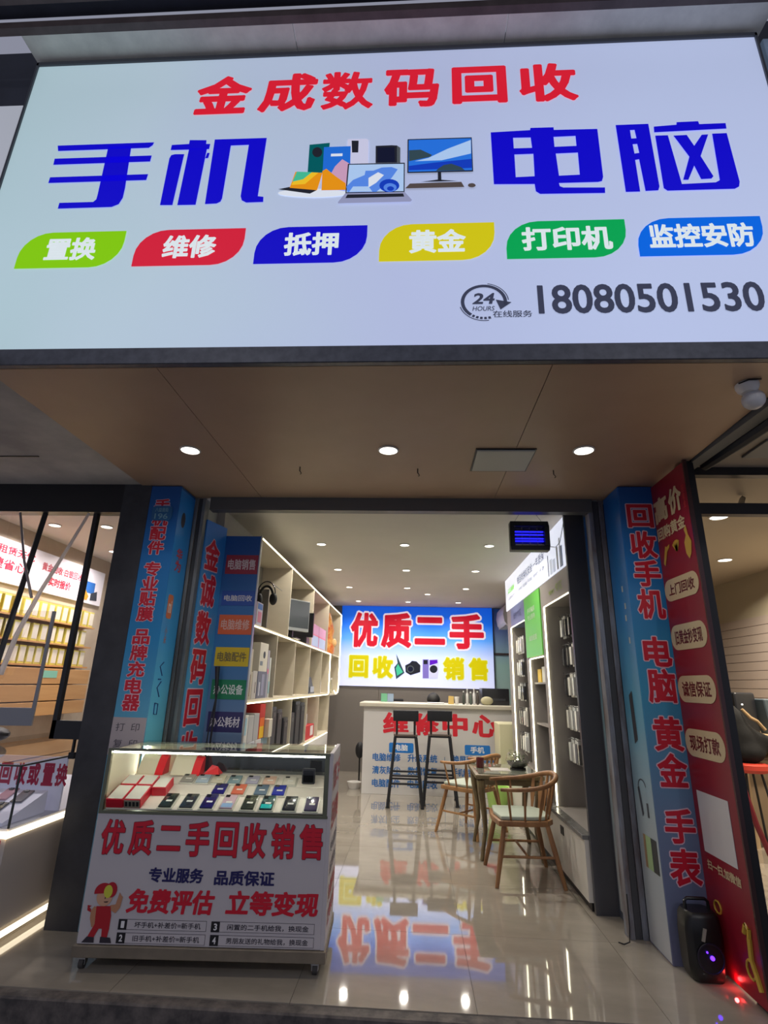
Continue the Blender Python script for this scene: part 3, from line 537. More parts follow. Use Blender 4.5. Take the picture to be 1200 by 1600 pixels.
# ================================================================ INTERIOR LEFT: service board + shelf
t = thing('service_board', 'blue service board with coloured label strips inside the left of the entrance', 'board', (-1.45, 4.3, 0))
MB().box(-1.615, -1.29, 4.30, 4.325, 0.02, 2.615).build('board_body', gradmat('service_board_print', [(0.0, (130, 130, 160)), (0.35, (100, 124, 160)), (0.6, (44, 110, 170)), (0.85, (16, 84, 160)), (1.0, (12, 72, 150))], 2, 0.0, 2.85), t)
MB().box(-1.292, -1.284, 4.297, 4.33, 0.02, 2.625).build('edge_strip', silverM, t)
f = Face((0, 4.3, 0), X, Z)
for s_, c_, v0, v1, tc in (('电脑销售', (150, 34, 62), 2.29, 2.45, (220, 200, 205)), ('电脑回收', (24, 72, 160), 2.03, 2.15, (200, 200, 210)), ('电脑维修', (206, 92, 50), 1.80, 1.955, (214, 170, 160)), ('电脑配件', (206, 178, 30), 1.555, 1.70, (110, 100, 60)), ('办公设备', (16, 120, 82), 1.31, 1.455, (210, 220, 220)), ('办公耗材', (40, 34, 96), 1.075, 1.22, (220, 215, 225))):
    lsp = f.plate('label_strip', prt(c_), -1.568, -1.296, v0, v1, 0.0008, 0.004, t)
    f.text(s_, -1.548, -1.316, v0+0.035, v1-0.035, prt(tc), 0.006, 0.02, lsp)
t = thing('name_banner', 'tall blue banner with large red characters inside the left of the entrance', 'banner', (-1.62, 4.2, 0))
f = Face((-1.662, 4.035, 0), V((0.070, 0.256, 0)), Z)
f.plate('banner_body', gradmat('name_banner_print', [(0.0, (120, 130, 160)), (0.5, (84, 160, 206)), (1.0, (20, 110, 210))], 2, 0.0, 2.85), 0.0, 0.273, 0.02, 2.68, -0.012, 0.0, t)
f.text('金诚数码回收', 0.02, 0.205, 0.80, 2.54, prt(RED2), 0.003, 0.035, t, out=(mat('pink_outline', (222, 190, 206)), 0.03), vertical=True, gap=0.12)
# crutch-like dark tool with cables leaning
m = MB(); m.tube([(-1.53, 4.24, 0.002), (-1.50, 4.24, 1.3), (-1.515, 4.235, 1.55)], [0.006, 0.008, 0.02], 8)
m.tube([(-1.57, 4.24, 0.002), (-1.53, 4.24, 1.1), (-1.49, 4.23, 1.4)], 0.005, 6)
tag(m.build('selfie_stick', mat('black_stick', (34, 36, 44), 0.4)), 'thin black stick with cables leaning against the blue service board', 'stick')

creamM = mat('cream_laminate', (206, 196, 176), 0.45, noise=0.06, nscale=3, stretch=(1, 1, 6))
sh = thing('display_shelf', 'long cream cubby shelf with glowing LED edges along the left wall', 'shelf', (-1.45, 6.9, 0))
def sb(name, *a, m=creamM, bevel=0.0): return MB().box(*a).build(name, m, sh, bevel)
XB, XF = -1.612, -1.292
sb('back_panel', -1.618, XB, 4.33, 9.6, 0.02, 2.6, m=mat('shelf_back', (150, 146, 138), 0.5))
sb('shelf_board', XB, XF, 4.33, 9.62, 2.60, 2.622)
sb('shelf_board', XB, XF, 4.33, 9.6, 1.868, 1.893)
sb('shelf_board', XB, XF, 4.33, 8.68, 1.285, 1.31)
sb('shelf_board', XB, XF, 4.33, 8.68, 0.745, 0.765)
for y in (4.335, 5.56, 6.89, 8.18, 9.6): sb('divider', XB, XF, y-0.009, y+0.009, 1.893, 2.60)
for y in (4.335, 5.16, 5.99, 6.88, 7.78, 8.52): sb('divider', XB, XF, y-0.009, y+0.009, 1.31, 1.868)
for y in (4.335, 5.17, 6.0, 6.87, 7.72, 8.67): sb('divider', XB, XF, y-0.009, y+0.009, 0.765, 1.285)
sb('side_panel', XB, XF, 9.59, 9.612, 1.285, 1.9)
for y0, y1 in ((4.34, 5.4), (5.4, 6.5), (6.5, 7.6), (7.6, 8.68)): sb('cabinet_door', XF-0.02, XF, y0+0.003, y1-0.003, 0.06, 0.74, m=whiteM, bevel=0.002)
sb('cabinet_body', XB, XF-0.022, 4.335, 8.68, 0.04, 0.744, m=taupeM)
def led(parent, pts, r=0.0048, m=LEDM, name='led_strip'): return MB().tube(pts, r, 6).build(name, m, parent)
xl = XF+0.006
for a, b in ((4.34, 5.545), (5.575, 6.88), (6.9, 8.17), (8.19, 9.6)): led(sh, [(xl, a, 2.606), (xl, b, 2.606)])
for a, b in ((4.34, 5.15), (5.17, 5.98), (6.0, 6.87), (6.89, 7.77), (7.79, 8.50)): led(sh, [(xl, a, 1.874), (xl, b, 1.874)])
for a, b in ((4.34, 5.16), (5.18, 5.99), (6.01, 6.86), (6.88, 7.71), (7.73, 8.5)): led(sh, [(xl, a, 1.281), (xl, b, 1.281)], 0.004)
led(sh, [(xl, 9.6, 2.606), (xl, 9.6, 1.36), (xl, 9.55, 1.30), (xl, 9.3, 1.285), (xl, 9.1, 1.33)], 0.009)
led(sh, [(xl, 8.515, 1.874), (xl, 8.515, 1.30)], 0.009)
led(sh, [(xl, 4.34, 0.742), (xl, 8.6, 0.742)], 0.004)

# headset on a dark board
t = thing('headset', 'black over-ear headset hanging in the nearest top cubby of the shelf', 'headset', (-1.385, 4.95, 2.12))
MB().tube([(-1.385, 4.95, 2.345), (-1.385, 5.02, 2.36), (-1.385, 5.54, 2.36)], 0.005, 6).build('hanger', silverM, t)
def hb(y0, z0):
    return [(-1.385+0.085*math.cos(a), y0, z0+0.12*math.sin(a)) for a in [math.pi*k/12 for k in range(13)]]
MB().tube(hb(4.95, 2.23), 0.006, 8).build('headband', blackM, t)
MB().tube([(-1.385+0.065*math.cos(a), 4.95, 2.20+0.105*math.sin(a)) for a in [math.pi*(0.12+0.76*k/10) for k in range(11)]], 0.012, 8).build('headband_pad', mat('black_foam', (20, 20, 22), 0.8), t)
for x_ in (-1.455, -1.315):
    m = MB(); m.sphere((x_, 4.95, 2.185), 0.036, 0.045, 0.058); m.build('ear_cup', mat('black_foam', (20, 20, 22), 0.8), t)
box('hanger_board', mat('dark_board', (112, 108, 102), 0.5), -1.60, -1.40, 5.10, 5.12, 1.894, 2.30, sh)
def carton(label, cat, x0, x1, y0, y1, z0, z1, c_, band=None, group=None, name='carton', face='x'):
    t = thing(name, label, cat, ((x0+x1)/2, (y0+y1)/2, z0), group)
    MB().box(x0, x1, y0, y1, z0, z1).build('carton_body', prt(c_, 0.5), t, bevel=0.002)
    if band:
        for (bc, a0, a1, b0, b1) in band:
            MB().box(x1, x1+0.0015, y0+(y1-y0)*a0, y0+(y1-y0)*a1, z0+(z1-z0)*b0, z0+(z1-z0)*b1).build('printed_patch', prt(bc, 0.45), t)
            MB().box(x0+(x1-x0)*a0, x0+(x1-x0)*a1, y0-0.0015, y0, z0+(z1-z0)*b0, z0+(z1-z0)*b1).build('printed_patch', prt(bc, 0.45), t)
    return t
W_ = (214, 210, 204)
carton('pale card box with blue top beside the headset', 'box', -1.40, -1.31, 4.45, 4.62, 1.894, 2.09, (206, 200, 214), [((70, 120, 190), 0.1, 0.9, 0.7, 0.95), ((210, 130, 150), 0.2, 0.8, 0.15, 0.6)])
# mid-left cubby: stacked boxes
carton('tall cream box with dark spine in the middle-row cubby, lower left', 'box', -1.5, -1.31, 4.36, 4.50, 1.31, 1.52, (196, 186, 166), [((120, 70, 60), 0.55, 0.62, 0.1, 0.9)])
carton('cream box with a red-brown stripe stacked on a tall cream box', 'box', -1.5, -1.32, 4.36, 4.50, 1.52, 1.70, (206, 196, 172), [((150, 60, 50), 0.45, 0.55, 0.05, 0.95)])
carton('white box with grey side text standing between cream and blue-grey boxes', 'box', -1.5, -1.31, 4.51, 4.64, 1.31, 1.53, (200, 194, 190), [((90, 84, 84), 0.6, 0.7, 0.2, 0.6)])
carton('blue-grey printed box at the bottom of the nearest middle cubby', 'box', -1.52, -1.31, 4.66, 4.95, 1.31, 1.53, (112, 114, 134), [((200, 200, 214), 0.15, 0.28, 0.1, 0.6), ((150, 150, 176), 0.4, 0.7, 0.1, 0.9)])
t = carton('white camera box with a dark round lens picture on top of the blue-grey box', 'box', -1.5, -1.31, 4.66, 4.92, 1.53, 1.77, (222, 216, 200), [((120, 130, 140), 0.1, 0.4, 0.2, 0.35)])
m = MB(); m.cyl((-1.31, 4.80, 1.67), (-1.307, 4.80, 1.67), 0.03, n=16); m.cyl((-1.42, 4.66, 1.67), (-1.42, 4.657, 1.67), 0.03, n=16); m.build('lens_picture', prt((34, 40, 50)), t)
carton('slim lavender box standing at the end of the nearest middle cubby', 'box', -1.5, -1.32, 4.97, 5.03, 1.31, 1.72, (176, 170, 186), [((220, 120, 150), 0.1, 0.9, 0.5, 0.6)])
carton('slim white box with pale blue panel beside the lavender box', 'box', -1.5, -1.32, 5.045, 5.10, 1.31, 1.66, (204, 208, 204), [((150, 190, 200), 0.1, 0.9, 0.1, 0.4)])
# low-left cubby
carton('white box with pale blue label in the bottom-left cubby', 'box', -1.5, -1.31, 4.36, 4.50, 0.98, 1.19, (220, 220, 216), [((150, 200, 220), 0.2, 0.7, 0.3, 0.9)])
carton('grey-white box standing beside the blue-labelled box', 'box', -1.5, -1.31, 4.51, 4.66, 0.98, 1.18, (188, 188, 190))
carton('plain grey box standing left of the red and yellow carton', 'box', -1.5, -1.31, 4.67, 4.82, 0.98, 1.19, (176, 176, 180))
carton('red carton with orange and yellow front under the middle shelf', 'box', -1.54, -1.31, 4.83, 5.00, 0.98, 1.26, (196, 44, 40), [((236, 190, 40), 0.1, 0.9, 0.02, 0.35), ((230, 110, 40), 0.1, 0.9, 0.35, 0.6)])
carton('cream box sticking out past the red carton', 'box', -1.52, -1.27, 5.01, 5.13, 0.98, 1.13, (210, 204, 188))
for k, c_ in enumerate(((170, 176, 196), (196, 200, 208), (206, 204, 204), (140, 168, 180))):
    carton(['lilac', 'pale blue', 'off-white', 'teal-grey'][k]+' box in the lowest stack of the bottom-left cubby', 'box', -1.52, -1.31, 4.36+0.2*k, 4.54+0.2*k, 0.766, 0.978, c_)
# computer towers / printers
towers = [(5.22, 5.42, 1.22), (5.45, 5.66, 1.19), (5.74, 5.94, 1.10), (6.04, 6.26, 1.13), (6.30, 6.54, 1.24), (6.57, 6.82, 1.22)]
for k, (a, b, z1) in enumerate(towers):
    t = thing('computer_tower', 'black computer tower in the lower shelf row, %s from the entrance' % ORD[k], 'computer', (-1.45, (a+b)/2, 0.765), 'black computer towers on the lower shelf')
    MB().box(-1.58, -1.31, a, b, 0.766, z1).build('case', mat('black_case', (34, 35, 40), 0.3), t, bevel=0.006, seg=2)
    MB().box(-1.31, -1.304, a+0.02, b-0.02, 0.80, z1-0.03).build('front_grille', mat('dark_grille', (52, 54, 60), 0.35), t)
    MB().box(-1.304, -1.302, (a+b)/2-0.01, (a+b)/2+0.01, z1-0.09, z1-0.05).build('power_button', silverM, t)
# monitor
t = thing('monitor', 'grey flat monitor standing in the second top cubby', 'monitor', (-1.40, 6.2, 1.893))
q = 0.08
b = [(-1.50, 5.60, 2.02), (-1.22, 6.30, 2.02), (-1.24, 6.31, 2.02), (-1.52, 5.61, 2.02)]
def slab(P, Q, z0, z1, th):
    d = (V(Q)-V(P)).normalized(); n = V((-d.y, d.x, 0))*th
    m = MB(); p0, p1, p2, p3 = V(P), V(Q), V(Q)+n, V(P)+n
    m.hexa([(p.x, p.y, z0) for p in (p0, p1, p2, p3)], [(p.x, p.y, z1) for p in (p0, p1, p2, p3)]); return m
slab((-1.47, 5.62), (-1.20, 6.18), 1.985, 2.31, 0.03) if False else None
P0, P1 = V((-1.46, 5.66, 0)), V((-1.18, 6.08, 0))
slab(P0, P1, 1.985, 2.325, 0.035).build('screen_frame', mat('silver_plastic', (150, 152, 154), 0.35), t, bevel=0.003)
d_ = (P1-P0).normalized(); nn = V((d_.y, -d_.x, 0))
slab(P0+d_*0.012+nn*0.002, P1-d_*0.012+nn*0.002, 2.02, 2.315, 0.002).build('screen', mat('grey_screen', (74, 78, 80), 0.12), t)
mid = (P0+P1)/2
m = MB(); m.box(mid.x-0.06, mid.x+0.0, mid.y+0.02, mid.y+0.06, 1.905, 2.0); m.box(mid.x-0.10, mid.x+0.07, mid.y-0.12, mid.y+0.14, 1.894, 1.906); m.build('stand', mat('black_case', (34, 35, 40)), t, bevel=0.003)
t = thing('monitor', 'second dark monitor seen edge-on behind the grey one', 'monitor', (-1.40, 6.6, 1.893))
box('screen_frame', mat('black_case', (34, 35, 40)), -1.48, -1.22, 6.56, 6.60, 1.97, 2.26, t, 0.004); box('stand', mat('black_case', (34, 35, 40)), -1.42, -1.28, 6.5, 6.68, 1.894, 1.97, t, 0.004)
for k, (a, b) in enumerate(((7.0, 7.5), (7.53, 8.1))):
    carton(['near', 'far'][k]+' pink and pale blue gift box in the third top cubby', 'box', -1.56, -1.31, a, b, 1.894, 2.19, (202, 150, 186), [((170, 190, 226), 0.05, 0.95, 0.05, 0.5), ((214, 110, 140), 0.0, 1.0, 0.5, 0.56)], 'pink gift boxes on the shelf')
t = thing('figurine', 'red and gold figurine standing in the far top cubby', 'figurine', (-1.42, 8.75, 1.893))
m = MB(); m.lathe((-1.40, 8.75, 0), [(0.0, 1.894), (0.13, 1.895), (0.14, 2.0), (0.10, 2.15), (0.12, 2.25), (0.08, 2.4), (0.05, 2.52), (0.0, 2.56)], 16); m.build('figure_body', mat('red_gold_figure', (196, 70, 40), 0.3, rgb2=(220, 170, 90), nscale=14), t)
m = MB(); m.sphere((-1.28, 8.75, 2.06), 0.05, 0.07, 0.07); m.build('figure_belly', mat('gold_enamel', (222, 178, 120), 0.3), t)
t = thing('card_reader', 'black payment terminal standing in the fourth middle cubby', 'payment terminal', (-1.40, 7.3, 1.31))
m = MB(); m.hexa([(-1.5, 7.1, 1.311), (-1.32, 7.1, 1.311), (-1.32, 7.5, 1.311), (-1.5, 7.5, 1.311)], [(-1.5, 7.1, 1.50), (-1.38, 7.1, 1.52), (-1.38, 7.5, 1.52), (-1.5, 7.5, 1.50)]); m.build('terminal_body', mat('navy_plastic', (36, 42, 60), 0.4), t, bevel=0.006)
MB().box(-1.325, -1.318, 7.18, 7.42, 1.33, 1.40).build('keypad', prt((170, 176, 190)), t)
m = MB(); m.obox((-1.44, 7.25, 1.60), (0.2, 1, 0.4), (1, 0, 0), (0, -0.4, 1), 0.12, 0.03, 0.006)
tag(m.build('craft_knife', mat('red_knife', (170, 74, 50))), 'small red-brown knife lying on the black payment terminal', 'knife')
carton('small white box beside the black payment terminal', 'box', -1.44, -1.34, 7.9, 8.1, 1.31, 1.46, (210, 208, 214))
carton('red box with white label in the fourth lower cubby', 'box', -1.52, -1.32, 6.95, 7.6, 0.766, 0.93, (186, 44, 50), [((220, 214, 214), 0.6, 0.9, 0.2, 0.9)])
carton('small silver gadget box on the red box in the fourth lower cubby', 'box', -1.5, -1.36, 7.0, 7.3, 0.93, 1.06, (170, 170, 176), [((70, 100, 150), 0.1, 0.6, 0.2, 0.8)])
t = thing('bottle', 'small clear glass bottle on the far end of the shelf', 'bottle', (-1.36, 9.1, 1.285))
MB().box(-1.612, -1.29, 8.68, 9.59, 1.262, 1.284).build('end_board', creamM, sh)
m = MB(); m.lathe((-1.36, 9.2, 1.285), [(0.03, 0), (0.035, 0.01), (0.035, 0.14), (0.015, 0.18), (0.015, 0.22)], 14); m.build('bottle_body', glass('clear_glass'), t)
m = MB(); m.cyl((-1.36, 9.2, 1.505), (-1.36, 9.2, 1.53), 0.018); m.build('cap', whiteM, t)

# ================================================================ BACK WALL SIGN
t = thing('back_wall_sign', 'backlit blue sign with huge red and yellow characters on the back wall', 'sign', (0.05, 10.1, 1.41))
bsF = Face((0, 10.1, 0), X, Z)
MB().box(-1.345, 1.45, 10.1, 10.124, 1.41, 2.845).build('sign_face', gradmat('back_sign_face', [(0.0, (206, 212, 246)), (0.36, (186, 200, 244)), (0.58, (84, 154, 240)), (0.78, (12, 108, 236)), (1.0, (6, 92, 226))], 2, 0.0, 1.435, emit=0.56, rough=0.4), t)
WO = (lit((240, 226, 238), 0.68), 0.05)
for ch_, a, b in zip('优质二手', (-1.17, -0.60, 0.02, 0.66), (-0.66, -0.04, 0.58, 1.29)):
    bsF.text(ch_, a, b, 2.09 if ch_ != '二' else 2.16, 2.73 if ch_ != '二' else 2.66, lit((222, 28, 54), 0.55), 0.006, 0.045, t, out=WO)
YO = (lit((236, 244, 160), 0.62), 0.035)
for ch_, a, b in zip('回收销售', (-1.17, -0.74, 0.54, 1.0), (-0.82, -0.37, 0.92, 1.34)):
    bsF.text(ch_, a, b, 1.555, 1.945, lit((224, 210, 6), 0.58), 0.006, 0.05, t, out=YO)
for i, (k, pts) in enumerate(SHAPES['back']):
    m = MB(); m.polyh(bsF, [pts], 0.003+i*0.0003); m.build('device_print', lit(PAL[k]), t)
MB().box(1.45, 1.46, 10.08, 10.13, 1.40, 2.84).build('edge_trim', blackM, t)
t = thing('wall_poster', 'pale blue and teal poster on the back wall right of the red-lettered sign', 'poster', (1.6, 10.12, 0.8))
box('poster_sheet', gradmat('poster_print', [(0.0, (150, 160, 160)), (0.5, (150, 190, 190)), (0.8, (120, 150, 220)), (1, (60, 110, 210))], 2, 0.0, 2.04), 1.47, 1.755, 10.115, 10.125, 0.8, 2.84, t)
box('frame_line', mat('dark_bronze', (60, 50, 54), 0.4), 1.47, 1.755, 10.10, 10.115, 2.0, 2.04, t)
t = thing('air_conditioner', 'white split air conditioner high on the right wall by the back sign', 'air conditioner', (1.6, 9.5, 2.45))
m = MB(); pr = [(1.759, 2.44), (1.56, 2.44), (1.52, 2.50), (1.50, 2.62), (1.52, 2.74), (1.56, 2.79), (1.759, 2.79)]
n = len(pr); vs = [(x, 9.15, z) for x, z in pr]+[(x, 9.95, z) for x, z in pr]
m.add(vs, [tuple(reversed(range(n))), tuple(range(n, 2*n))]+[(i, (i+1) % n, n+(i+1) % n, n+i) for i in range(n)]); m.build('casing', mat('white_plastic', (214, 214, 216), 0.35), t)
box('air_flap', mat('grey_flap', (170, 170, 174)), 1.53, 1.56, 9.2, 9.9, 2.435, 2.45, t)

# ================================================================ REPAIR COUNTER
t = thing('repair_counter', 'white repair counter with red and blue Chinese service lettering', 'counter', (0.35, 8.5, 0))
wc = mat('white_counter', (206, 204, 204), 0.4)
box('counter_body', wc, -0.71, 1.5, 8.22, 8.85, 0.0, 1.14, t, 0.003)
box('counter_top', mat('cream_top', (196, 190, 176), 0.4), -0.77, 1.52, 8.16, 8.95, 1.14, 1.195, t, 0.006)
f = Face((0, 8.22, 0), X, Z)
for ch_, a, b in zip('维修中心', (-0.43, 0.005, 0.42, 0.84), (-0.06, 0.37, 0.78, 1.21)):
    f.text(ch_, a, b, 0.77, 1.07, prt((214, 36, 54)), 0.004, 0.045, t)
BL = (40, 110, 186)
for (a, b, s_) in ((-0.335, 0.01, '电脑'), (0.73, 1.085, '手机')):
    tgp = f.round('tag_plate', prt((30, 120, 206)), a, b, 0.535, 0.665, 0.001, 0.003, 0.02, t)
    f.text(s_, a+0.08, b-0.08, 0.56, 0.645, prt((226, 230, 236)), 0.004, 0.03, tgp)
for k, (a_, b_, c_, d_) in enumerate((('电脑维修', '升级系统', '换屏幕', '换电池'), ('清灰除尘', '数据恢复', '手机解锁', '贴膜'), ('电脑配件', '电脑回收', '手机回收', '以旧换新'))):
    z0 = 0.42-0.165*k
    f.text(a_, -0.565, -0.17, z0, z0+0.105, prt(BL), 0.004, 0.025, t); f.text(b_, -0.07, 0.345, z0, z0+0.105, prt(BL), 0.004, 0.025, t)
    f.text(c_, 0.56, 0.84, z0, z0+0.105, prt(BL), 0.004, 0.025, t); f.text(d_, 0.93, 1.25, z0, z0+0.105, prt(BL), 0.004, 0.025, t)
f.plate('divider_line', prt((60, 110, 170)), 0.445, 0.452, 0.08, 0.5, 0.001, 0.003, t)
# things on the counter
t = thing('card_stand', 'clear acrylic card stand with green card on the left of the repair counter', 'card stand', (-0.39, 8.4, 1.195))
box('stand_base', glass('clear_glass'), -0.50, -0.28, 8.37, 8.45, 1.196, 1.204, t); box('green_card', prt((110, 176, 140)), -0.475, -0.385, 8.39, 8.396, 1.205, 1.32, t); box('blue_card', prt((140, 160, 186)), -0.38, -0.29, 8.39, 8.396, 1.205, 1.32, t)
box('acrylic_sheet', glass('clear_glass'), -0.485, -0.28, 8.397, 8.402, 1.204, 1.33, t)
tag(box('paper', prt((210, 208, 200)), -0.55, -0.42, 8.30, 8.42, 1.196, 1.2), 'small white paper lying beside the green card stand', 'paper')
tag(box('keyboard', mat('white_keys', (216, 216, 220), 0.5), 0.21, 0.46, 8.35, 8.47, 1.196, 1.214, bevel=0.004), 'thin white keyboard on the counter in front of the seated person', 'keyboard')
t = thing('paper_bag', 'small tan paper packet standing on the repair counter', 'packet', (0.56, 8.4, 1.195)); m = MB(); m.hexa([(0.52, 8.38, 1.196), (0.60, 8.38, 1.196), (0.60, 8.44, 1.196), (0.52, 8.44, 1.196)], [(0.525, 8.40, 1.31), (0.60, 8.40, 1.305), (0.60, 8.42, 1.305), (0.525, 8.42, 1.31)]); m.build('packet_body', mat('tan_paper', (190, 160, 90), 0.6), t)
t = thing('paper_cup', 'white paper cup beside the tan packet on the counter', 'cup', (0.645, 8.4, 1.195)); m = MB(); m.lathe((0.645, 8.41, 1.196), [(0.024, 0), (0.036, 0.095), (0.038, 0.1)], 16); m.build('cup_body', whiteM, t); m = MB(); m.cyl((0.645, 8.41, 1.296), (0.645, 8.41, 1.3), 0.037); m.build('cup_lid', whiteM, t)
for k, (x, h, c_) in enumerate(((0.745, 0.17, (60, 66, 60)), (0.80, 0.2, (200, 200, 196)), (0.85, 0.16, (80, 90, 84)), (0.90, 0.21, (206, 206, 206)), (0.95, 0.17, (70, 64, 60)))):
    t = thing('bottle', '%s repair-fluid bottle, %s in the row left of the black printer' % ('dark' if c_[0] < 100 else 'white', ORD[k]), 'bottle', (x, 8.4, 1.195), 'bottles on the repair counter')
    m = MB(); m.lathe((x, 8.4, 1.196), [(0.018, 0), (0.02, 0.01), (0.02, h*0.7), (0.008, h*0.82), (0.008, h)], 12); m.build('bottle_body', prt(c_, 0.3), t)
    m = MB(); m.cyl((x, 8.4, 1.196+h), (x, 8.4, 1.196+h+0.02), 0.011, n=10); m.build('cap', prt((220, 220, 216)), t)
t = thing('printer', 'black printer on the right end of the repair counter', 'printer', (1.22, 8.5, 1.195))
box('printer_body', mat('black_case', (34, 35, 40)), 1.02, 1.42, 8.42, 8.80, 1.196, 1.43, t, 0.012, 2); box('paper_slot', mat('dark_grille', (52, 54, 60)), 1.08, 1.36, 8.412, 8.421, 1.26, 1.29, t)
t = thing('plush_cushion', 'round beige cushion leaning on the black printer', 'cushion', (1.08, 8.36, 1.195)); m = MB(); m.sphere((1.08, 8.36, 1.255), 0.09, 0.035, 0.06); m.build('cushion_body', mat('beige_cloth', (176, 170, 140), 0.9), t)

# ---------------------------------------------------------------- seated person behind the counter, head bowed
t = thing('person', 'black-haired person in dark jacket seated behind the repair counter, head bowed', 'person', (0.335, 9.45, 0))
def skin_body(name, verts, edges, radii, m, parent, sub=2):
    me = bpy.data.meshes.new(name); inv = ORG.get(parent.name)
    me.from_pydata([tuple(inv @ V(v)) for v in verts], edges, []); o = bpy.data.objects.new(name, me); COL.objects.link(o)
    md = o.modifiers.new('s', 'SKIN'); sv = me.skin_vertices[0].data
    for i, r in enumerate(radii): sv[i].radius = (r, r) if not isinstance(r, tuple) else r
    sv[0].use_root = True
    sd = o.modifiers.new('u', 'SUBSURF'); sd.levels = sub; sd.render_levels = sub
    dg = bpy.context.evaluated_depsgraph_get(); m2 = bpy.data.meshes.new_from_object(o.evaluated_get(dg)); bpy.data.objects.remove(o)
    m2.name = name; m2.polygons.foreach_set('use_smooth', [True]*len(m2.polygons)); m2.materials.clear(); m2.materials.append(m)
    o = bpy.data.objects.new(name, m2); COL.objects.link(o); o.parent = parent; ORG[o.name] = ORG[parent.name]; return o
px_, py_ = 0.335, 9.45
vv = [(px_, py_+0.05, 0.55), (px_, py_+0.04, 0.75), (px_, py_+0.01, 0.95), (px_, py_-0.02, 1.06), (px_, py_-0.07, 1.13), (px_, py_-0.10, 1.17),
      (px_-0.17, py_-0.01, 1.03), (px_-0.22, py_-0.12, 0.85), (px_-0.12, py_-0.32, 0.80), (px_+0.17, py_-0.01, 1.03), (px_+0.22, py_-0.12, 0.85), (px_+0.12, py_-0.32, 0.80),
      (px_-0.1, py_, 0.55), (px_-0.12, py_-0.38, 0.56), (px_-0.12, py_-0.36, 0.10), (px_-0.12, py_-0.48, 0.05), (px_+0.1, py_, 0.55), (px_+0.12, py_-0.38, 0.56), (px_+0.12, py_-0.36, 0.10), (px_+0.12, py_-0.48, 0.05)]
ee = [(0,1),(1,2),(2,3),(3,4),(4,5),(3,6),(6,7),(7,8),(3,9),(9,10),(10,11),(0,12),(12,13),(13,14),(14,15),(0,16),(16,17),(17,18),(18,19)]
rr = [0.14, 0.14, 0.15, 0.10, 0.055, 0.05, 0.065, 0.05, 0.035, 0.065, 0.05, 0.035, 0.085, 0.065, 0.045, 0.04, 0.085, 0.065, 0.045, 0.04]
body = skin_body('body', vv, ee, rr, mat('dark_jacket', (44, 46, 54), 0.8), t)
skinM = mat('skin', (196, 150, 126), 0.5)
m = MB(); R3 = Matrix.Rotation(math.radians(38), 3, 'X'); m.sphere((px_, py_-0.12, 1.205), 0.076, 0.09, 0.10, 18, 12, R3); m.build('head', skinM, t)
m = MB(); m.sphere((px_, py_-0.13, 1.23), 0.108, 0.118, 0.104, 18, 12, R3); m.build('hair', mat('black_hair', (20, 19, 22), 0.6), t)
for s_ in (-1, 1):
    m = MB(); m.tube([(px_+s_*0.12, py_-0.32, 0.80), (px_+s_*0.09, py_-0.42, 0.80)], [0.03, 0.028], 8); 
    for k in range(4): m.tube([(px_+s_*(0.06+0.018*k), py_-0.42, 0.80), (px_+s_*(0.06+0.018*k), py_-0.47, 0.79), (px_+s_*(0.06+0.018*k), py_-0.50, 0.775)], 0.0085, 6)
    m.tube([(px_+s_*0.06, py_-0.38, 0.80), (px_+s_*0.035, py_-0.42, 0.79)], 0.009, 6)
    m.build('hand', skinM, t)
t = thing('office_chair', 'black office chair back peeking over the left of the repair counter', 'chair', (-0.27, 9.45, 0))
box('backrest', mat('black_mesh', (28, 28, 32), 0.8), -0.38, -0.16, 9.50, 9.56, 0.75, 1.225, t, 0.03, 3)
box('seat', mat('black_mesh', (28, 28, 32), 0.8), -0.47, -0.07, 9.12, 9.5, 0.45, 0.52, t, 0.03, 2)
m = MB(); m.cyl((-0.27, 9.3, 0.05), (-0.27, 9.3, 0.45), 0.025); m.tube([(-0.27, 9.5, 0.5), (-0.27, 9.57, 0.6), (-0.27, 9.565, 0.8)], 0.02, 8)
for k in range(5):
    a = k*2*math.pi/5; m.tube([(-0.27, 9.3, 0.07), (-0.27+0.24*math.cos(a), 9.3+0.24*math.sin(a), 0.03)], 0.018, 6)
m.build('base', blackM, t)
t = thing('stool', 'plain black stool under the seated person behind the counter', 'stool', (0.335, 9.52, 0)); MB().cyl((0.335, 9.52, 0.36), (0.335, 9.52, 0.41), 0.16, n=20).build('seat', blackM, t); MB().cyl((0.335, 9.52, 0), (0.335, 9.52, 0.36), 0.05, n=12).build('leg', blackM, t)
# floor bits left of the counter
t = thing('plastic_basin', 'small white plastic basin on the floor left of the repair counter', 'basin', (-0.85, 8.6, 0)); m = MB(); m.lathe((-0.85, 8.6, 0.001), [(0.07, 0), (0.075, 0.0), (0.10, 0.08), (0.105, 0.085), (0.09, 0.08), (0.065, 0.012)], 18); m.build('basin_body', whiteM, t)
t = thing('handbag', 'small dark bag leaning on the back wall left of the counter', 'bag', (-0.80, 9.0, 0)); m = MB(); m.sphere((-0.82, 9.0, 0.47), 0.07, 0.09, 0.12); m.build('bag_body', mat('dark_bag', (30, 30, 36), 0.6), t)
m = MB(); m.tube([(-0.82, 9.0, 0.0), (-0.82, 9.0, 0.38)], 0.012, 8); m.build('support', blackM, t)

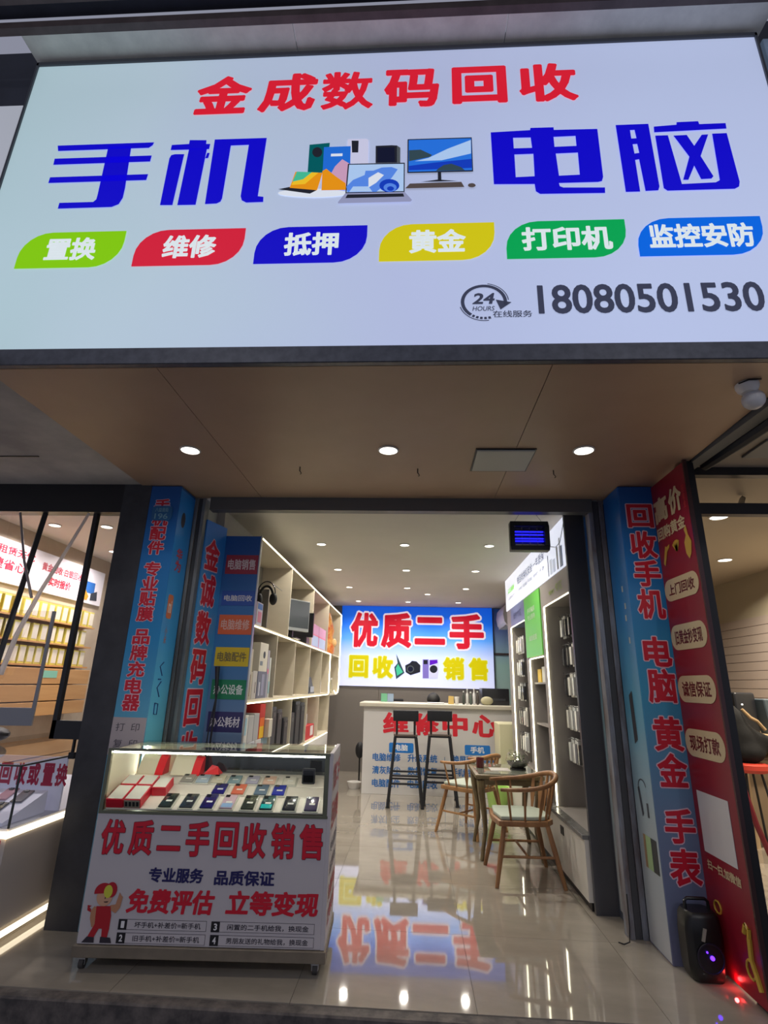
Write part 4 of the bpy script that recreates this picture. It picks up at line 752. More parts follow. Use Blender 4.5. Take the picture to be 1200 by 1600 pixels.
# ================================================================ BAR STOOLS
steelM = mat('black_steel', (30, 31, 36), 0.45, 0.3)
def bar_stool(label, x, y, rz):
    t = thing('bar_stool', label, 'bar stool', (0, 0, 0), 'bar stools at the repair counter', ident=True)
    F = {}
    for sx in (-1, 1):
        for sy in (-1, 1):
            a = V((sx*0.135, sy*0.135, 0.80)); b = V((sx*0.215, sy*0.225, 0.012))
            m = MB(); m.tube([a, b], [0.019, 0.020], 6); m.cyl((b.x, b.y, 0), (b.x, b.y, 0.014), 0.026, n=8); m.build('leg', steelM, t)
            F[sx, sy] = (a, b)
    def at(sx, sy, z): a, b = F[sx, sy]; k = (a.z-z)/(a.z-b.z); return a+(b-a)*k
    for z in (0.36, 0.27):
        for (p, q) in (((-1, -1), (1, -1)), ((1, -1), (1, 1)), ((1, 1), (-1, 1)), ((-1, 1), (-1, -1))):
            if z == 0.27 and p[1] != q[1]: continue
            MB().tube([at(*p, z), at(*q, z)], 0.013, 6).build('footrest_bar', steelM, t)
    m = MB(); m.box(-0.15, 0.15, -0.15, 0.15, 0.795, 0.815); m.build('seat_frame', steelM, t, bevel=0.003)
    m = MB(); m.box(-0.155, 0.155, -0.155, 0.155, 0.815, 0.845); m.build('seat', mat('brown_seat', (96, 84, 78), 0.5), t, bevel=0.012, seg=2)
    for sx in (-1, 1): MB().tube([(sx*0.115, -0.14, 0.81), (sx*0.115, -0.168, 1.03)], 0.014, 6).build('back_post', steelM, t)
    MB().box(-0.165, 0.165, -0.19, -0.155, 1.0, 1.135).build('backrest', steelM, t, bevel=0.014, seg=3)
    t.location = (x, y, 0); t.rotation_euler = (0, 0, rz); return t
bar_stool('left black metal bar stool with padded low back, facing the repair counter', -0.095, 7.60, 0.02)
bar_stool('right black metal bar stool with padded low back, facing the repair counter', 0.36, 7.78, -0.03)

# ================================================================ WINDSOR CHAIRS
oak = mat('oak_wood', (176, 132, 84), 0.45, rgb2=(138, 96, 58), nscale=9, stretch=(1, 1, 0.25), det=5)
oak2 = mat('oak_wood_dark', (160, 116, 74), 0.45, rgb2=(122, 82, 50), nscale=9, stretch=(1, 1, 0.25), det=5)
cushM = mat('grey_green_cushion', (168, 178, 164), 0.55, noise=0.06, nscale=4)
def windsor(label, x, y, rz, wood):
    t = thing('windsor_chair', label, 'chair', (0, 0, 0), 'wooden hoop-back chairs', ident=True)
    for sx in (-1, 1):
        for sy, yy in ((-1, -0.17), (1, 0.17)):
            a = V((sx*0.19, yy, 0.415)); b = V((sx*0.275, sy*0.26, 0.0))
            MB().tube([a, a.lerp(b, 0.4), b], [0.018, 0.021, 0.015], 10).build('leg', wood, t)
    def at(sx, sy, z): a = V((sx*0.19, sy*0.17, 0.415)); b = V((sx*0.275, sy*0.26, 0.0)); return a.lerp(b, (a.z-z)/a.z)
    for sx in (-1, 1): MB().tube([at(sx, -1, 0.20), at(sx, 1, 0.20)], 0.010, 8).build('stretcher', wood, t)
    MB().tube([at(-1, -1, 0.2).lerp(at(-1, 1, 0.2), 0.5), at(1, -1, 0.2).lerp(at(1, 1, 0.2), 0.5)], 0.010, 8).build('stretcher', wood, t)
    # seat frame: shield shaped
    out = [(-0.235, 0.22), (-0.24, 0.0), (-0.215, -0.17), (-0.12, -0.235), (0.12, -0.235), (0.215, -0.17), (0.24, 0.0), (0.235, 0.22), (0.0, 0.245)]
    out = out[::-1]
    n = len(out)
    def pad(z0, z1, k): 
        m = MB(); vs = [(u*k, v*k, z0) for u, v in out]+[(u*k, v*k, z1) for u, v in out]
        m.add(vs, [tuple(range(n)), tuple(reversed(range(n, 2*n)))]+[((i+1) % n, i, n+i, n+(i+1) % n) for i in range(n)]); return m
    pad(0.405, 0.445, 1.0).build('seat_frame', wood, t, bevel=0.008, seg=2)
    pad(0.445, 0.475, 0.9).build('seat', cushM, t, bevel=0.013, seg=3)
    # hoop: arms sweep round to the back and rise
    hp = [(-0.255, 0.20, 0.670), (-0.285, 0.08, 0.675), (-0.292, -0.05, 0.685), (-0.265, -0.165, 0.705), (-0.19, -0.25, 0.735), (-0.095, -0.29, 0.755), (0, -0.30, 0.76)]
    hp = hp+[(-a, b, c) for a, b, c in reversed(hp[:-1])]
    # catmull-rom
    P = [V(p) for p in hp]; path = []
    for i in range(len(P)-1):
        p0, p1, p2, p3 = P[max(i-1, 0)], P[i], P[i+1], P[min(i+2, len(P)-1)]
        for k in range(4):
            s = k/4; path.append(0.5*((2*p1)+(p2-p0)*s+(2*p0-5*p1+4*p2-p3)*s*s+(3*p1-p0-3*p2+p3)*s**3))
    path.append(P[-1])
    MB().tube(path, [0.013+0.008*math.sin(math.pi*i/(len(path)-1)) for i in range(len(path))], 10).build('hoop_rail', wood, t)
    for i in (2, 6):
        for j in (i, len(path)-1-i):
            p = path[j]; q = V((p.x*0.80, p.y*0.80, 0.44)); MB().tube([q, q.lerp(p, 0.5), p], [0.008, 0.010, 0.007], 8).build('arm_post', wood, t)
    for i in range(11, len(path)-11, 3):
        p = path[i]; q = V((p.x*0.78, p.y*0.76, 0.44)); d = (p-q).normalized()
        side = V((-(p.y), p.x, 0)).normalized() if abs(p.x)+abs(p.y) > 0.01 else X
        m = MB(); nrm = d.cross(side)
        ws = [0.007, 0.012, 0.02, 0.014, 0.008]; vs = []
        for k, w_ in enumerate(ws):
            c = q.lerp(p, k/4); vs += [c+side*w_+nrm*0.004, c+side*w_-nrm*0.004, c-side*w_-nrm*0.004, c-side*w_+nrm*0.004]
        fs = [(0, 1, 2, 3), (19, 18, 17, 16)]
        for k in range(4):
            for a in range(4): fs.append((k*4+a, (k+1)*4+a, (k+1)*4+(a+1) % 4, k*4+(a+1) % 4))
        m.add(vs, fs, True); m.build('spindle', wood, t)
    t.location = (x, y, 0); t.rotation_euler = (0, 0, rz); return t
windsor('reddish oak hoop-back chair nearest the entrance, sage seat cushion, by the white bench base', 0.895, 5.05, math.radians(92), oak2)
windsor('light oak hoop-back chair beyond the small table, its back toward the bar stool side', 0.622, 6.40, math.radians(50), oak)

# ================================================================ SMALL TABLE
t = thing('side_table', 'small square wooden tea table with curved legs between the two hoop-back chairs', 'table', (0.91, 5.74, 0))
gw = mat('weathered_table_wood', (128, 112, 78), 0.4, rgb2=(96, 80, 54), nscale=8, det=5)
MB().box(0.57, 1.195, 5.385, 6.11, 0.655, 0.69).build('tabletop', gw, t, bevel=0.012, seg=2)
MB().box(0.60, 1.165, 5.415, 6.08, 0.6905, 0.698).build('glass_panel', mat('grey_green_glass', (120, 124, 112), 0.06, coat=0.6), t, bevel=0.002)
MB().box(0.62, 1.145, 5.43, 6.06, 0.60, 0.655).build('apron', gw, t, bevel=0.004)
for sx, xx in ((-1, 0.615), (1, 1.15)):
    for sy, yy in ((-1, 5.43), (1, 6.05)):
        ix, iy = -sx*0.02, -sy*0.02
        pts = [(xx+ix*0.3, yy+iy*0.3, 0.64), (xx+ix*0.6, yy+iy*0.6, 0.52), (xx+ix*1.8, yy+iy*1.8, 0.34), (xx+ix*2.0, yy+iy*2.0, 0.22), (xx+ix*0.8, yy+iy*0.8, 0.10), (xx, yy, 0.0)]
        MB().tube(pts, [0.036, 0.032, 0.024, 0.020, 0.018, 0.020], 8).build('leg', gw, t)
t = thing('mug', 'dark red cylindrical mug on the left of the tea table', 'mug', (0.66, 5.78, 0.698)); m = MB(); m.lathe((0.66, 5.78, 0.699), [(0.034, 0), (0.037, 0.005), (0.038, 0.088), (0.034, 0.088), (0.033, 0.01)], 20); m.build('mug_body', mat('dark_red_glaze', (92, 18, 26), 0.25), t)
tag(MB().box(0.74, 0.93, 5.6, 5.80, 0.6985, 0.7).build('printed_leaflet', prt((176, 170, 162)), bevel=0.0), 'pale printed leaflet lying on the tea table beside the mug', 'leaflet')
t = thing('fishbowl', 'round clear glass bowl of green plants and dark soil on the tea table', 'bowl', (1.02, 5.75, 0.698))
pr = [(0.06, 0), (0.095, 0.02), (0.115, 0.065), (0.10, 0.115), (0.075, 0.14), (0.082, 0.158), (0.09, 0.162)]
m = MB(); m.lathe((1.02, 5.75, 0.712), pr, 24); m.f = m.f[:-1]; m.sm = m.sm[:-1]; m.build('glass_body', glass('bowl_glass', (0.98, 0.99, 0.98), 0.18, 0.03), t)
m = MB(); m.lathe((1.02, 5.75, 0.716), [(0.055, 0), (0.088, 0.02), (0.104, 0.05), (0.0, 0.055)], 20); m.build('soil', mat('dark_soil', (34, 26, 24), 0.95, bump=0.4, nscale=60), t)
m = MB()
for k in range(90):
    a, r = random.uniform(0, 6.28), random.uniform(0.01, 0.085); c = V((1.02+r*math.cos(a), 5.75+r*math.sin(a), 0.765+random.uniform(0, 0.075)))
    d = V((random.uniform(-1, 1), random.uniform(-1, 1), random.uniform(0.2, 1))).normalized()*0.018; s_ = d.cross(Z).normalized()*0.008
    m.add([c-d*0.5, c+s_, c+d, c-s_], [(0, 1, 2, 3)])
m = m.build('plant_leaves', mat('moss_green', (84, 104, 66), 0.7), t); m['kind'] = 'stuff'
m = MB(); m.cyl((1.02, 5.75, 0.6985), (1.02, 5.75, 0.712), 0.075, n=20); m.build('base_tray', blackM, t)
# bin
t = thing('waste_bin', 'light green plastic bin on the floor behind the tea table', 'bin', (1.04, 7.35, 0))
m = MB(); m.lathe((1.04, 7.35, 0.001), [(0.10, 0), (0.103, 0.003), (0.14, 0.27), (0.148, 0.285), (0.148, 0.29), (0.135, 0.285), (0.10, 0.02)], 24); m.build('bin_body', mat('light_green_plastic', (166, 206, 110), 0.4), t)
m = MB(); m.sphere((1.04, 7.35, 0.22), 0.11, 0.11, 0.05); m.build('bin_liner', mat('green_liner', (150, 204, 80), 0.5), t)

# ================================================================ RIGHT-HAND CABINETS
cabM = mat('cabinet_grey', (140, 134, 130), 0.45, noise=0.05, nscale=3)
inM = mat('cabinet_inner', (116, 112, 110), 0.5)
hookM = mat('chrome_hook', (170, 170, 175), 0.25, 0.9)
XF_, XB_ = 1.27, 1.60
def cabinet(label, y0, y1, zb, zt, oy0, oy1, oz0, oz1, body=cabM, frieze=None):
    """carcass from y0..y1, zb..zt with an opening oy0..oy1, oz0..oz1 in its front (front faces -x)"""
    t = thing('accessory_cabinet', label, 'cabinet', (1.43, (y0+y1)/2, zb))
    bx = 1.48 if y0 > 6 else XB_
    m = MB(); m.box(bx, bx+0.02, y0, y1, zb, zt); m.build('back_panel', inM, t)
    for a, b in ((y0, oy0), (oy1, y1)): MB().box(XF_, XB_, a, b, zb, zt).build('side_panel', body, t)
    MB().box(XF_, XB_, oy0, oy1, oz1, zt).build('header_panel', frieze or body, t)
    if oz0 > zb+0.001: MB().box(XF_, XB_, oy0, oy1, zb, oz0).build('bottom_panel', body, t)
    led(t, [(XF_-0.004, oy0, oz1-0.004), (XF_-0.004, oy1-0.01, oz1-0.004)], 0.006)
    led(t, [(XF_-0.004, oy1-0.006, oz1-0.01), (XF_-0.004, oy1-0.006, oz0+0.005)], 0.0075)
    return t
c1 = cabinet('near grey cabinet with hanging phone accessories and LED-lit opening', 4.37, 5.42, 0.47, 2.43, 4.43, 5.31, 0.472, 2.205)
c2 = cabinet('middle grey niche cabinet below the green panel, with one LED strip', 5.42, 6.24, 0.47, 2.43, 5.46, 6.10, 0.60, 1.75)
c3 = cabinet('far grey cabinet with hanging accessories and blue-grey header', 6.24, 7.42, 0.47, 2.43, 6.28, 7.15, 0.60, 2.19, frieze=mat('blue_grey_header', (104, 114, 150), 0.4))
cf = Face((XF_, 0, 0), -Y, Z)
cf.text('vivo 专区', -5.10, -4.62, 2.27, 2.35, prt((140, 160, 90)), 0.003, 0.01, c1)
cf.text('配件专区', -6.95, -6.45, 2.27, 2.35, prt((70, 76, 110)), 0.003, 0.01, c3)
t = thing('green_poster', 'bright green advertising panel between the two right-hand cabinets', 'poster', (1.26, 5.83, 1.76))
MB().box(1.258, XF_-0.0005, 5.45, 6.21, 1.765, 2.415).build('panel_sheet', mat('bright_green_print', (96, 186, 68), 0.35, emit=0.12), t, bevel=0.001)
gf = Face((1.258, 0, 0), -Y, Z)
gf.text('手机贴膜', -6.05, -5.68, 2.225, 2.28, prt((206, 226, 200)), 0.002, 0.01, t); gf.text('专业服务', -6.05, -5.68, 2.15, 2.205, prt((206, 226, 200)), 0.002, 0.01, t); gf.text('诚信经营', -6.02, -5.65, 1.93, 1.985, prt((206, 226, 200)), 0.002, 0.01, t)
# backlit banner
t = thing('lightbox_banner', 'long white backlit banner running along the top of the right-hand cabinets', 'lightbox', (1.30, 5.9, 2.43))
MB().box(1.262, 1.40, 4.375, 7.42, 2.432, 2.845).build('lightbox_face', gradmat('banner_face', [(0, (214, 220, 238)), (1, (232, 234, 244))], 1, -1.5, 1.5, emit=0.85), t)
bf2 = Face((1.262, 0, 0), -Y, Z)
bf2.text('做回收换机安全 一年质保', -6.55, -5.15, 2.64, 2.735, lit((96, 98, 116)), 0.003, 0.01, t)
bf2.text('手机 电脑 平板 相机 手表', -6.5, -5.15, 2.55, 2.59, lit((96, 98, 116)), 0.003, 0.0, t)
bf2.text('以旧换新', -7.2, -6.75, 2.63, 2.70, lit((130, 210, 70)), 0.003, 0.03, t); bf2.text('品质服务', -7.2, -6.75, 2.545, 2.59, lit((96, 98, 116)), 0.003, 0.0, t)
for (u, w_, h, c_) in ((-5.02, 0.02, 0.20, (70, 70, 84)), (-4.95, 0.09, 0.14, (190, 196, 206)), (-4.84, 0.09, 0.12, (180, 186, 200)), (-4.70, 0.05, 0.20, (110, 110, 110)), (-4.60, 0.09, 0.18, (84, 92, 110)), (-4.60, 0.04, 0.26, (150, 150, 150))):
    bf2.round('gadget_print', lit(c_), u, u+w_, 2.445, 2.445+h, 0.001, 0.003, 0.008, t)
# base bench
t = thing('bench_base', 'low white-fronted bench base with dark stone top under the right-hand cabinets', 'bench', (1.4, 5.9, 0))
MB().box(1.215, 1.70, 4.37, 7.42, 0.06, 0.44).build('bench_body', mat('white_laminate', (206, 202, 194), 0.35), t)
MB().box(1.20, 1.70, 4.365, 7.43, 0.44, 0.469).build('stone_top', mat('grey_stone_top', (120, 120, 118), 0.25, rgb2=(98, 98, 98), nscale=30), t, bevel=0.003)
MB().box(1.24, 1.70, 4.40, 7.40, 0.0, 0.06).build('plinth', blackM, t)
so = cf
MB().box(1.209, 1.2149, 4.93, 5.02, 0.33, 0.39).build('socket', blackM, t)
# dark end panel facing the street, and inner pillar face with poster strip
struct(box('end_panel', darkwall, 1.245, 1.42, 4.33, 4.365, 0.0, 2.85))
struct(box('door_jamb', mat('jamb_grey', (86, 92, 104), 0.4), 1.40, 1.76, 4.10, 4.33, 0.0, 2.85))
jf = Face((1.40, 4.33, 0), -Y, Z)
pn = thing('poster_strip', 'narrow faded blue poster strip on the jamb behind the right shutter rail', 'poster', (1.399, 4.2, 0))
jf.plate('strip_sheet', gradmat('faded_strip', [(0.0, (196, 196, 194)), (0.45, (150, 186, 196)), (0.75, (60, 130, 190)), (1.0, (20, 90, 170))], 2, 0.0, 2.85, rough=0.4), 0.03, 0.22, 0.05, 2.8, 0.001, 0.003, pn)
for k in range(7): jf.plate('red_mark', prt((170, 50, 60)), 0.08, 0.10, 0.9+k*0.13, 0.98+k*0.13, 0.0035, 0.0045, pn)
# hanging accessory packs
PK = [(40, 40, 44), (206, 206, 204), (210, 208, 200), (58, 58, 60), (196, 198, 196)]
def pack_proto():
    t = thing('accessory_pack', None, None, (0, 0, 0), ident=True)
    MB().tube([(0.13, 0, 0), (-0.02, 0, 0), (-0.03, 0, 0.012)], 0.003, 5).build('hook', hookM, t)
    return t
packs = {}
for k, c_ in enumerate(PK):
    t = thing('accessory_pack', None, None, (0, 0, 0), ident=True)
    MB().tube([(0.14, 0, 0.0), (-0.03, 0, 0.0), (-0.037, 0, 0.012)], 0.0035, 5).build('hook', hookM, t)
    MB().box(0.0, 0.012, -0.044, 0.044, -0.20, 0.008).build('blister_card', mat('pack_card_%d' % k, c_, 0.3), t, bevel=0.001)
    MB().box(-0.03, 0.0, -0.032, 0.032, -0.185, -0.03).build('blister_bubble', mat('pack_bubble_%d' % k, tuple(min(255, x+18) for x in c_), 0.08, coat=0.8), t, bevel=0.006, seg=2)
    packs[k] = [t, False]
def place_pack(k, x, y, z, label, group):
    p, used = packs[k]
    o = p if not used else copy_tree(p); packs[k][1] = True
    o.location = (x, y, z); tag(o, label, 'accessory', group)
zr = [2.10, 1.84, 1.58, 1.30, 1.03]; ordr = ['top', 'second', 'third', 'fourth', 'bottom']
for r_, z in enumerate(zr):
    for c_, y in enumerate((5.0, 5.125, 5.25)):
        k = (r_*2+c_*3) % 5; shade = 'dark' if k in (0, 3) else 'pale'
        place_pack(k, 1.425, y, z, '%s blister pack, %s hook row of the near cabinet, %s from the entrance' % (shade, ordr[r_], ORD[c_]), 'blister packs in the near cabinet')
for r_, z in enumerate([2.05, 1.78, 1.50, 1.22, 0.94]):
    for c_, y in enumerate((6.80, 6.93, 7.06)):
        k = (r_*2+c_*3+1) % 5; shade = 'dark' if k in (0, 3) else 'pale'
        place_pack(k, 1.335, y, z, '%s blister pack, %s hook row of the far cabinet, %s from the entrance' % (shade, ordr[r_], ORD[c_]), 'blister packs in the far cabinet')
for z in zr:
    m = MB(); m.box(1.585, 1.599, 4.45, 5.30, z-0.006, z+0.006)
    for y in (4.6, 4.74, 4.88): m.tube([(1.59, y, z), (1.43, y, z), (1.42, y, z+0.012)], 0.0035, 5)
    m.build('hook_bar', hookM, c1)
for z in (1.5, 1.1): MB().box(1.30, 1.60, 5.47, 6.09, z-0.008, z+0.008).build('shelf_board', cabM, c2)
carton('yellow box on the top shelf of the niche cabinet', 'box', 1.32, 1.45, 5.85, 6.0, 1.508, 1.64, (216, 180, 50))
carton('white and yellow box beside the yellow box in the niche cabinet', 'box', 1.32, 1.45, 5.6, 5.8, 1.508, 1.66, (206, 206, 196), [((216, 180, 50), 0.1, 0.9, 0.1, 0.4)])
t = thing('water_dispenser', 'pale storage box with yellow content beyond the far cabinet', 'box', (1.35, 7.75, 0))
box('dispenser_body', mat('pale_yellow_box', (196, 192, 160), 0.5), 1.12, 1.45, 7.55, 8.0, 0.0, 1.0, t, 0.01)
t.name = 'storage_box'

# ================================================================ INSECT LAMP
t = thing('insect_lamp', 'black hanging insect lamp with glowing blue tubes inside the entrance', 'lamp', (0.945, 4.3, 2.64), rz=0.0)
m = MB()
m.box(0.79, 1.10, 4.27, 4.36, 2.515, 2.555); m.box(0.79, 1.10, 4.27, 4.36, 2.72, 2.76); m.box(0.79, 0.825, 4.27, 4.36, 2.555, 2.72); m.box(1.065, 1.10, 4.27, 4.36, 2.555, 2.72); m.box(0.81, 1.08, 4.35, 4.36, 2.54, 2.73)
m.build('housing', blackM, t, bevel=0.008, seg=2)
for z in (2.60, 2.622, 2.655, 2.68):
    MB().cyl((0.828, 4.315, z), (1.062, 4.315, z), 0.0065, n=8).build('blue_tube', mat('blue_uv_tube', (30, 30, 255), 0.3, emit=2.2), t)
m = MB()
for k in range(3): m.cyl((0.883+k*0.062, 4.28, 2.555), (0.883+k*0.062, 4.28, 2.72), 0.0022, n=5)
for k in range(11): m.cyl((0.825, 4.29, 2.56+k*0.0155), (1.065, 4.29, 2.56+k*0.0155), 0.0009, n=4)
m.build('wire_grid', hookM, t)
MB().box(0.83, 1.06, 4.285, 4.30, 2.556, 2.566).build('tray', silverM, t)
for x in (0.83, 1.06): MB().tube([(x, 4.31, 2.76), (x*0.5+0.47, 4.31, 2.85)], 0.0015, 4).build('hanging_wire', hookM, t)
MB().tube([(1.10, 4.32, 2.56), (1.16, 4.33, 2.555), (1.20, 4.34, 2.60), (1.24, 4.35, 2.75), (1.25, 4.36, 2.80)], 0.003, 6).build('power_cable', silverM, t)

# ================================================================ GLASS DISPLAY CASE
A0 = math.radians(3.2); CO = V((-1.10, 3.30, 0)); RC = Matrix.Rotation(A0, 4, 'Z')
def cw(x, y, z=0): return CO+RC.to_3x3() @ V((x, y, z))
def casething(name, label, cat, p=(0, 0, 0), group=None):
    """thing standing in the case; meshes given in case coordinates"""
    t = thing(name, label, cat, tuple(cw(*p)), group, rz=A0); ORG[t.name] = Matrix.Translation(-V(p)); return t
t = casething('display_case', 'white phone display case with red and blue Chinese lettering and glass top', 'display case')
case = t
wm = mat('white_case_print', (196, 190, 194), 0.4)
MB().box(-0.65, 0.645, 0.0, 0.50, 0.12, 0.73).build('case_body', wm, t, bevel=0.002)
MB().box(-0.665, 0.655, -0.015, 0.51, 0.065, 0.118).build('base_rail', mat('dull_base_metal', (132, 122, 108), 0.5, 0.3, noise=0.2, nscale=10), t, bevel=0.003)
MB().box(0.625, 0.648, -0.002, 0.505, 0.119, 1.065).build('side_panel', wm, t, bevel=0.002)
for x in (-0.62, 0.60):
    for y in (0.04, 0.45):
        c_ = casething  # wheels are parts
        m = MB(); m.cyl((x-0.012, y, 0.027), (x+0.012, y, 0.027), 0.027, n=14); m.build('wheel', mat('grey_rubber', (60, 58, 58), 0.7), t)
        m = MB(); m.box(x-0.02, x+0.02, y-0.02, y+0.02, 0.045, 0.066); m.box(x-0.018, x-0.014, y-0.015, y+0.015, 0.02, 0.05); m.box(x+0.014, x+0.018, y-0.015, y+0.015, 0.02, 0.05); m.build('caster_bracket', silverM, t)
gl = glass('case_glass', (0.97, 0.985, 0.975), 0.045)
MB().box(-0.642, 0.60, 0.0, 0.004, 0.735, 1.05).build('front_glass', gl, t)
MB().box(-0.645, 0.625, -0.004, 0.50, 1.052, 1.058).build('top_glass', gl, t)
MB().box(-0.648, -0.644, 0.0, 0.50, 0.735, 1.05).build('left_panel', mat('cream_side', (214, 208, 180), 0.4), t)
MB().box(-0.64, -0.24, 0.486, 0.492, 0.735, 1.05).build('rear_panel', mat('cream_side', (214, 208, 180), 0.4), t)
MB().box(-0.24, 0.62, 0.492, 0.50, 0.735, 1.05).build('rear_mirror', mat('dark_mirror', (96, 98, 94), 0.08, 0.85), t)
fm = mat('green_grey_profile', (118, 122, 104), 0.35, 0.5)
for (x0, x1, y0, y1, z0, z1) in ((0.60, 0.625, -0.002, 0.02, 0.73, 1.055), (-0.65, -0.63, -0.002, 0.02, 0.73, 1.055), (-0.65, 0.63, -0.004, 0.012, 1.048, 1.062), (-0.65, 0.63, -0.003, 0.012, 0.728, 0.742), (-0.65, -0.63, 0.48, 0.50, 0.73, 1.055)):
    MB().box(x0, x1, y0, y1, z0, z1).build('frame_profile', fm, t)
MB().tube([(-0.625, 0.018, 1.042), (0.60, 0.018, 1.042)], 0.006, 6).build('led_strip', mat('case_led', (255, 250, 232), 0.5, emit=24.0), t)
MB().tube([(-0.618, 0.47, 0.80), (-0.618, 0.47, 1.045)], 0.007, 6).build('led_strip', mat('case_led', (255, 250, 232), 0.5, emit=24.0), t)
MB().box(-0.64, 0.62, 0.40, 0.49, 1.035, 1.050).build('rear_top_rail', mat('pale_green_rail', (190, 196, 168), 0.4), t)
TH = math.atan2(0.12, 0.34); TX, TU, TN = V((1, 0, 0)), V((0, math.cos(TH), math.sin(TH))), V((0, -math.sin(TH), math.cos(TH)))
T0 = V((0, 0.012, 0.752))
def tp(x, s, h=0): return T0+TX*x+TU*s+TN*h
trayM = mat('white_tray', (226, 218, 206), 0.4)
for s0, s1 in ((0.0, 0.145), (0.147, 0.262), (0.264, 0.365)):
    m = MB(); m.obox(tp(-0.01, (s0+s1)/2, -0.004), TX, TU, TN, 0.61, (s1-s0)/2-0.001, 0.004); m.build('tray', trayM, t, bevel=0.0015)
MB().box(-0.63, 0.61, 0.365, 0.49, 0.868, 0.875).build('rear_ledge', trayM, t)
# lettering of the case front
f = Face((0, 0, 0), X, Z)
rk = (mat('brown_red_shadow', (96, 34, 50), 0.4), 0.014)
for k, ch_ in enumerate('优质二手回收销售'):
    a = -0.61+k*0.156
    f.text(ch_, a, a+0.128, 0.53 if ch_ != '二' else 0.555, 0.70 if ch_ != '二' else 0.675, prt((206, 28, 52)), 0.004, 0.03, t, out=rk)
f.text('专业服务', -0.32, -0.025, 0.405, 0.475, prt((36, 34, 92)), 0.003, 0.035, t); f.text('品质保证', 0.035, 0.36, 0.40, 0.47, prt((36, 34, 92)), 0.003, 0.035, t)
f.text('免费评估', -0.42, 0.04, 0.262, 0.375, prt((206, 28, 52)), 0.003, 0.038, t, shear=0.12); f.text('立等变现', 0.11, 0.60, 0.265, 0.378, prt((206, 28, 52)), 0.003, 0.038, t, shear=0.12)
for k, (a, b, v0, v1, n_, s_) in enumerate(((-0.445, 0.02, 0.188, 0.235, '1', '坏手机+补差价=新手机'), (-0.445, 0.02, 0.128, 0.175, '2', '旧手机+补差价=新手机'), (0.045, 0.59, 0.188, 0.235, '3', '闲置的二手机给我，换现金'), (0.045, 0.59, 0.128, 0.175, '4', '男朋友送的礼物给我，换现金'))):
    f.plate('frame_line', prt((70, 66, 76)), a, b, v0, v1, 0.0003, 0.0012, t); f.plate('frame_fill', wm, a+0.002, b-0.002, v0+0.002, v1-0.002, 0.0012, 0.0016, t)
    nb = f.plate('number_box', prt((30, 28, 34)), a, a+0.045, v0, v1, 0.0016, 0.003, t)
    f.text(n_, a+0.014, a+0.032, v0+0.008, v1-0.008, prt((230, 228, 230)), 0.004, 0.03, nb)
    f.text(s_, a+0.085, b-0.03, v0+0.010, v1-0.010, prt((46, 42, 56)), 0.003, 0.012, t)
# printed handyman figure (plain generic worker)
def blob(cx, cy, rx, ry, n=18, a0=0, a1=360): return [(cx+rx*math.cos(math.radians(a0+(a1-a0)*k/n)), cy+ry*math.sin(math.radians(a0+(a1-a0)*k/n))) for k in range(n)]
def pf(name, c_, loops, d): m = MB(); m.polyh(f, [loops], d); return m.build(name, prt(c_), t)
pf('worker_print', (186, 132, 100), [(-0.60, 0.27), (-0.585, 0.29), (-0.545, 0.275), (-0.57, 0.235), (-0.565, 0.20), (-0.585, 0.195), (-0.60, 0.235)], 0.0030)
pf('worker_print', (186, 132, 100), [(-0.50, 0.275), (-0.47, 0.26), (-0.45, 0.285), (-0.442, 0.335), (-0.45, 0.34), (-0.462, 0.355), (-0.468, 0.33), (-0.475, 0.30), (-0.505, 0.295)], 0.0031)
pf('worker_print', (176, 34, 44), [(-0.575, 0.29), (-0.50, 0.292), (-0.49, 0.25), (-0.49, 0.19), (-0.495, 0.15), (-0.525, 0.15), (-0.528, 0.19), (-0.545, 0.19), (-0.565, 0.15), (-0.60, 0.15), (-0.57, 0.21)], 0.0033)
pf('worker_print', (52, 46, 56), [(-0.625, 0.128), (-0.56, 0.128), (-0.563, 0.152), (-0.60, 0.155)], 0.0034); pf('worker_print', (52, 46, 56), [(-0.53, 0.128), (-0.468, 0.128), (-0.478, 0.152), (-0.53, 0.155)], 0.0034)
pf('worker_print', (206, 160, 130), blob(-0.54, 0.332, 0.042, 0.042), 0.0036)
pf('worker_print', (176, 30, 44), blob(-0.548, 0.352, 0.05, 0.045, 18, 0, 200), 0.0038)
pf('worker_print', (176, 30, 44), blob(-0.508, 0.366, 0.03, 0.036), 0.0040)
pf('worker_print', (206, 206, 70), blob(-0.524, 0.358, 0.023, 0.03), 0.0042)
pf('worker_print', (170, 34, 44), [(-0.62, 0.27), (-0.60, 0.262), (-0.602, 0.278), (-0.612, 0.284), (-0.60, 0.292), (-0.622, 0.294)], 0.0036)
pf('worker_print', (60, 40, 36), blob(-0.535, 0.328, 0.003, 0.005, 8), 0.0044); pf('worker_print', (60, 40, 36), [(-0.54, 0.312), (-0.515, 0.314), (-0.52, 0.308), (-0.535, 0.307)], 0.0042)
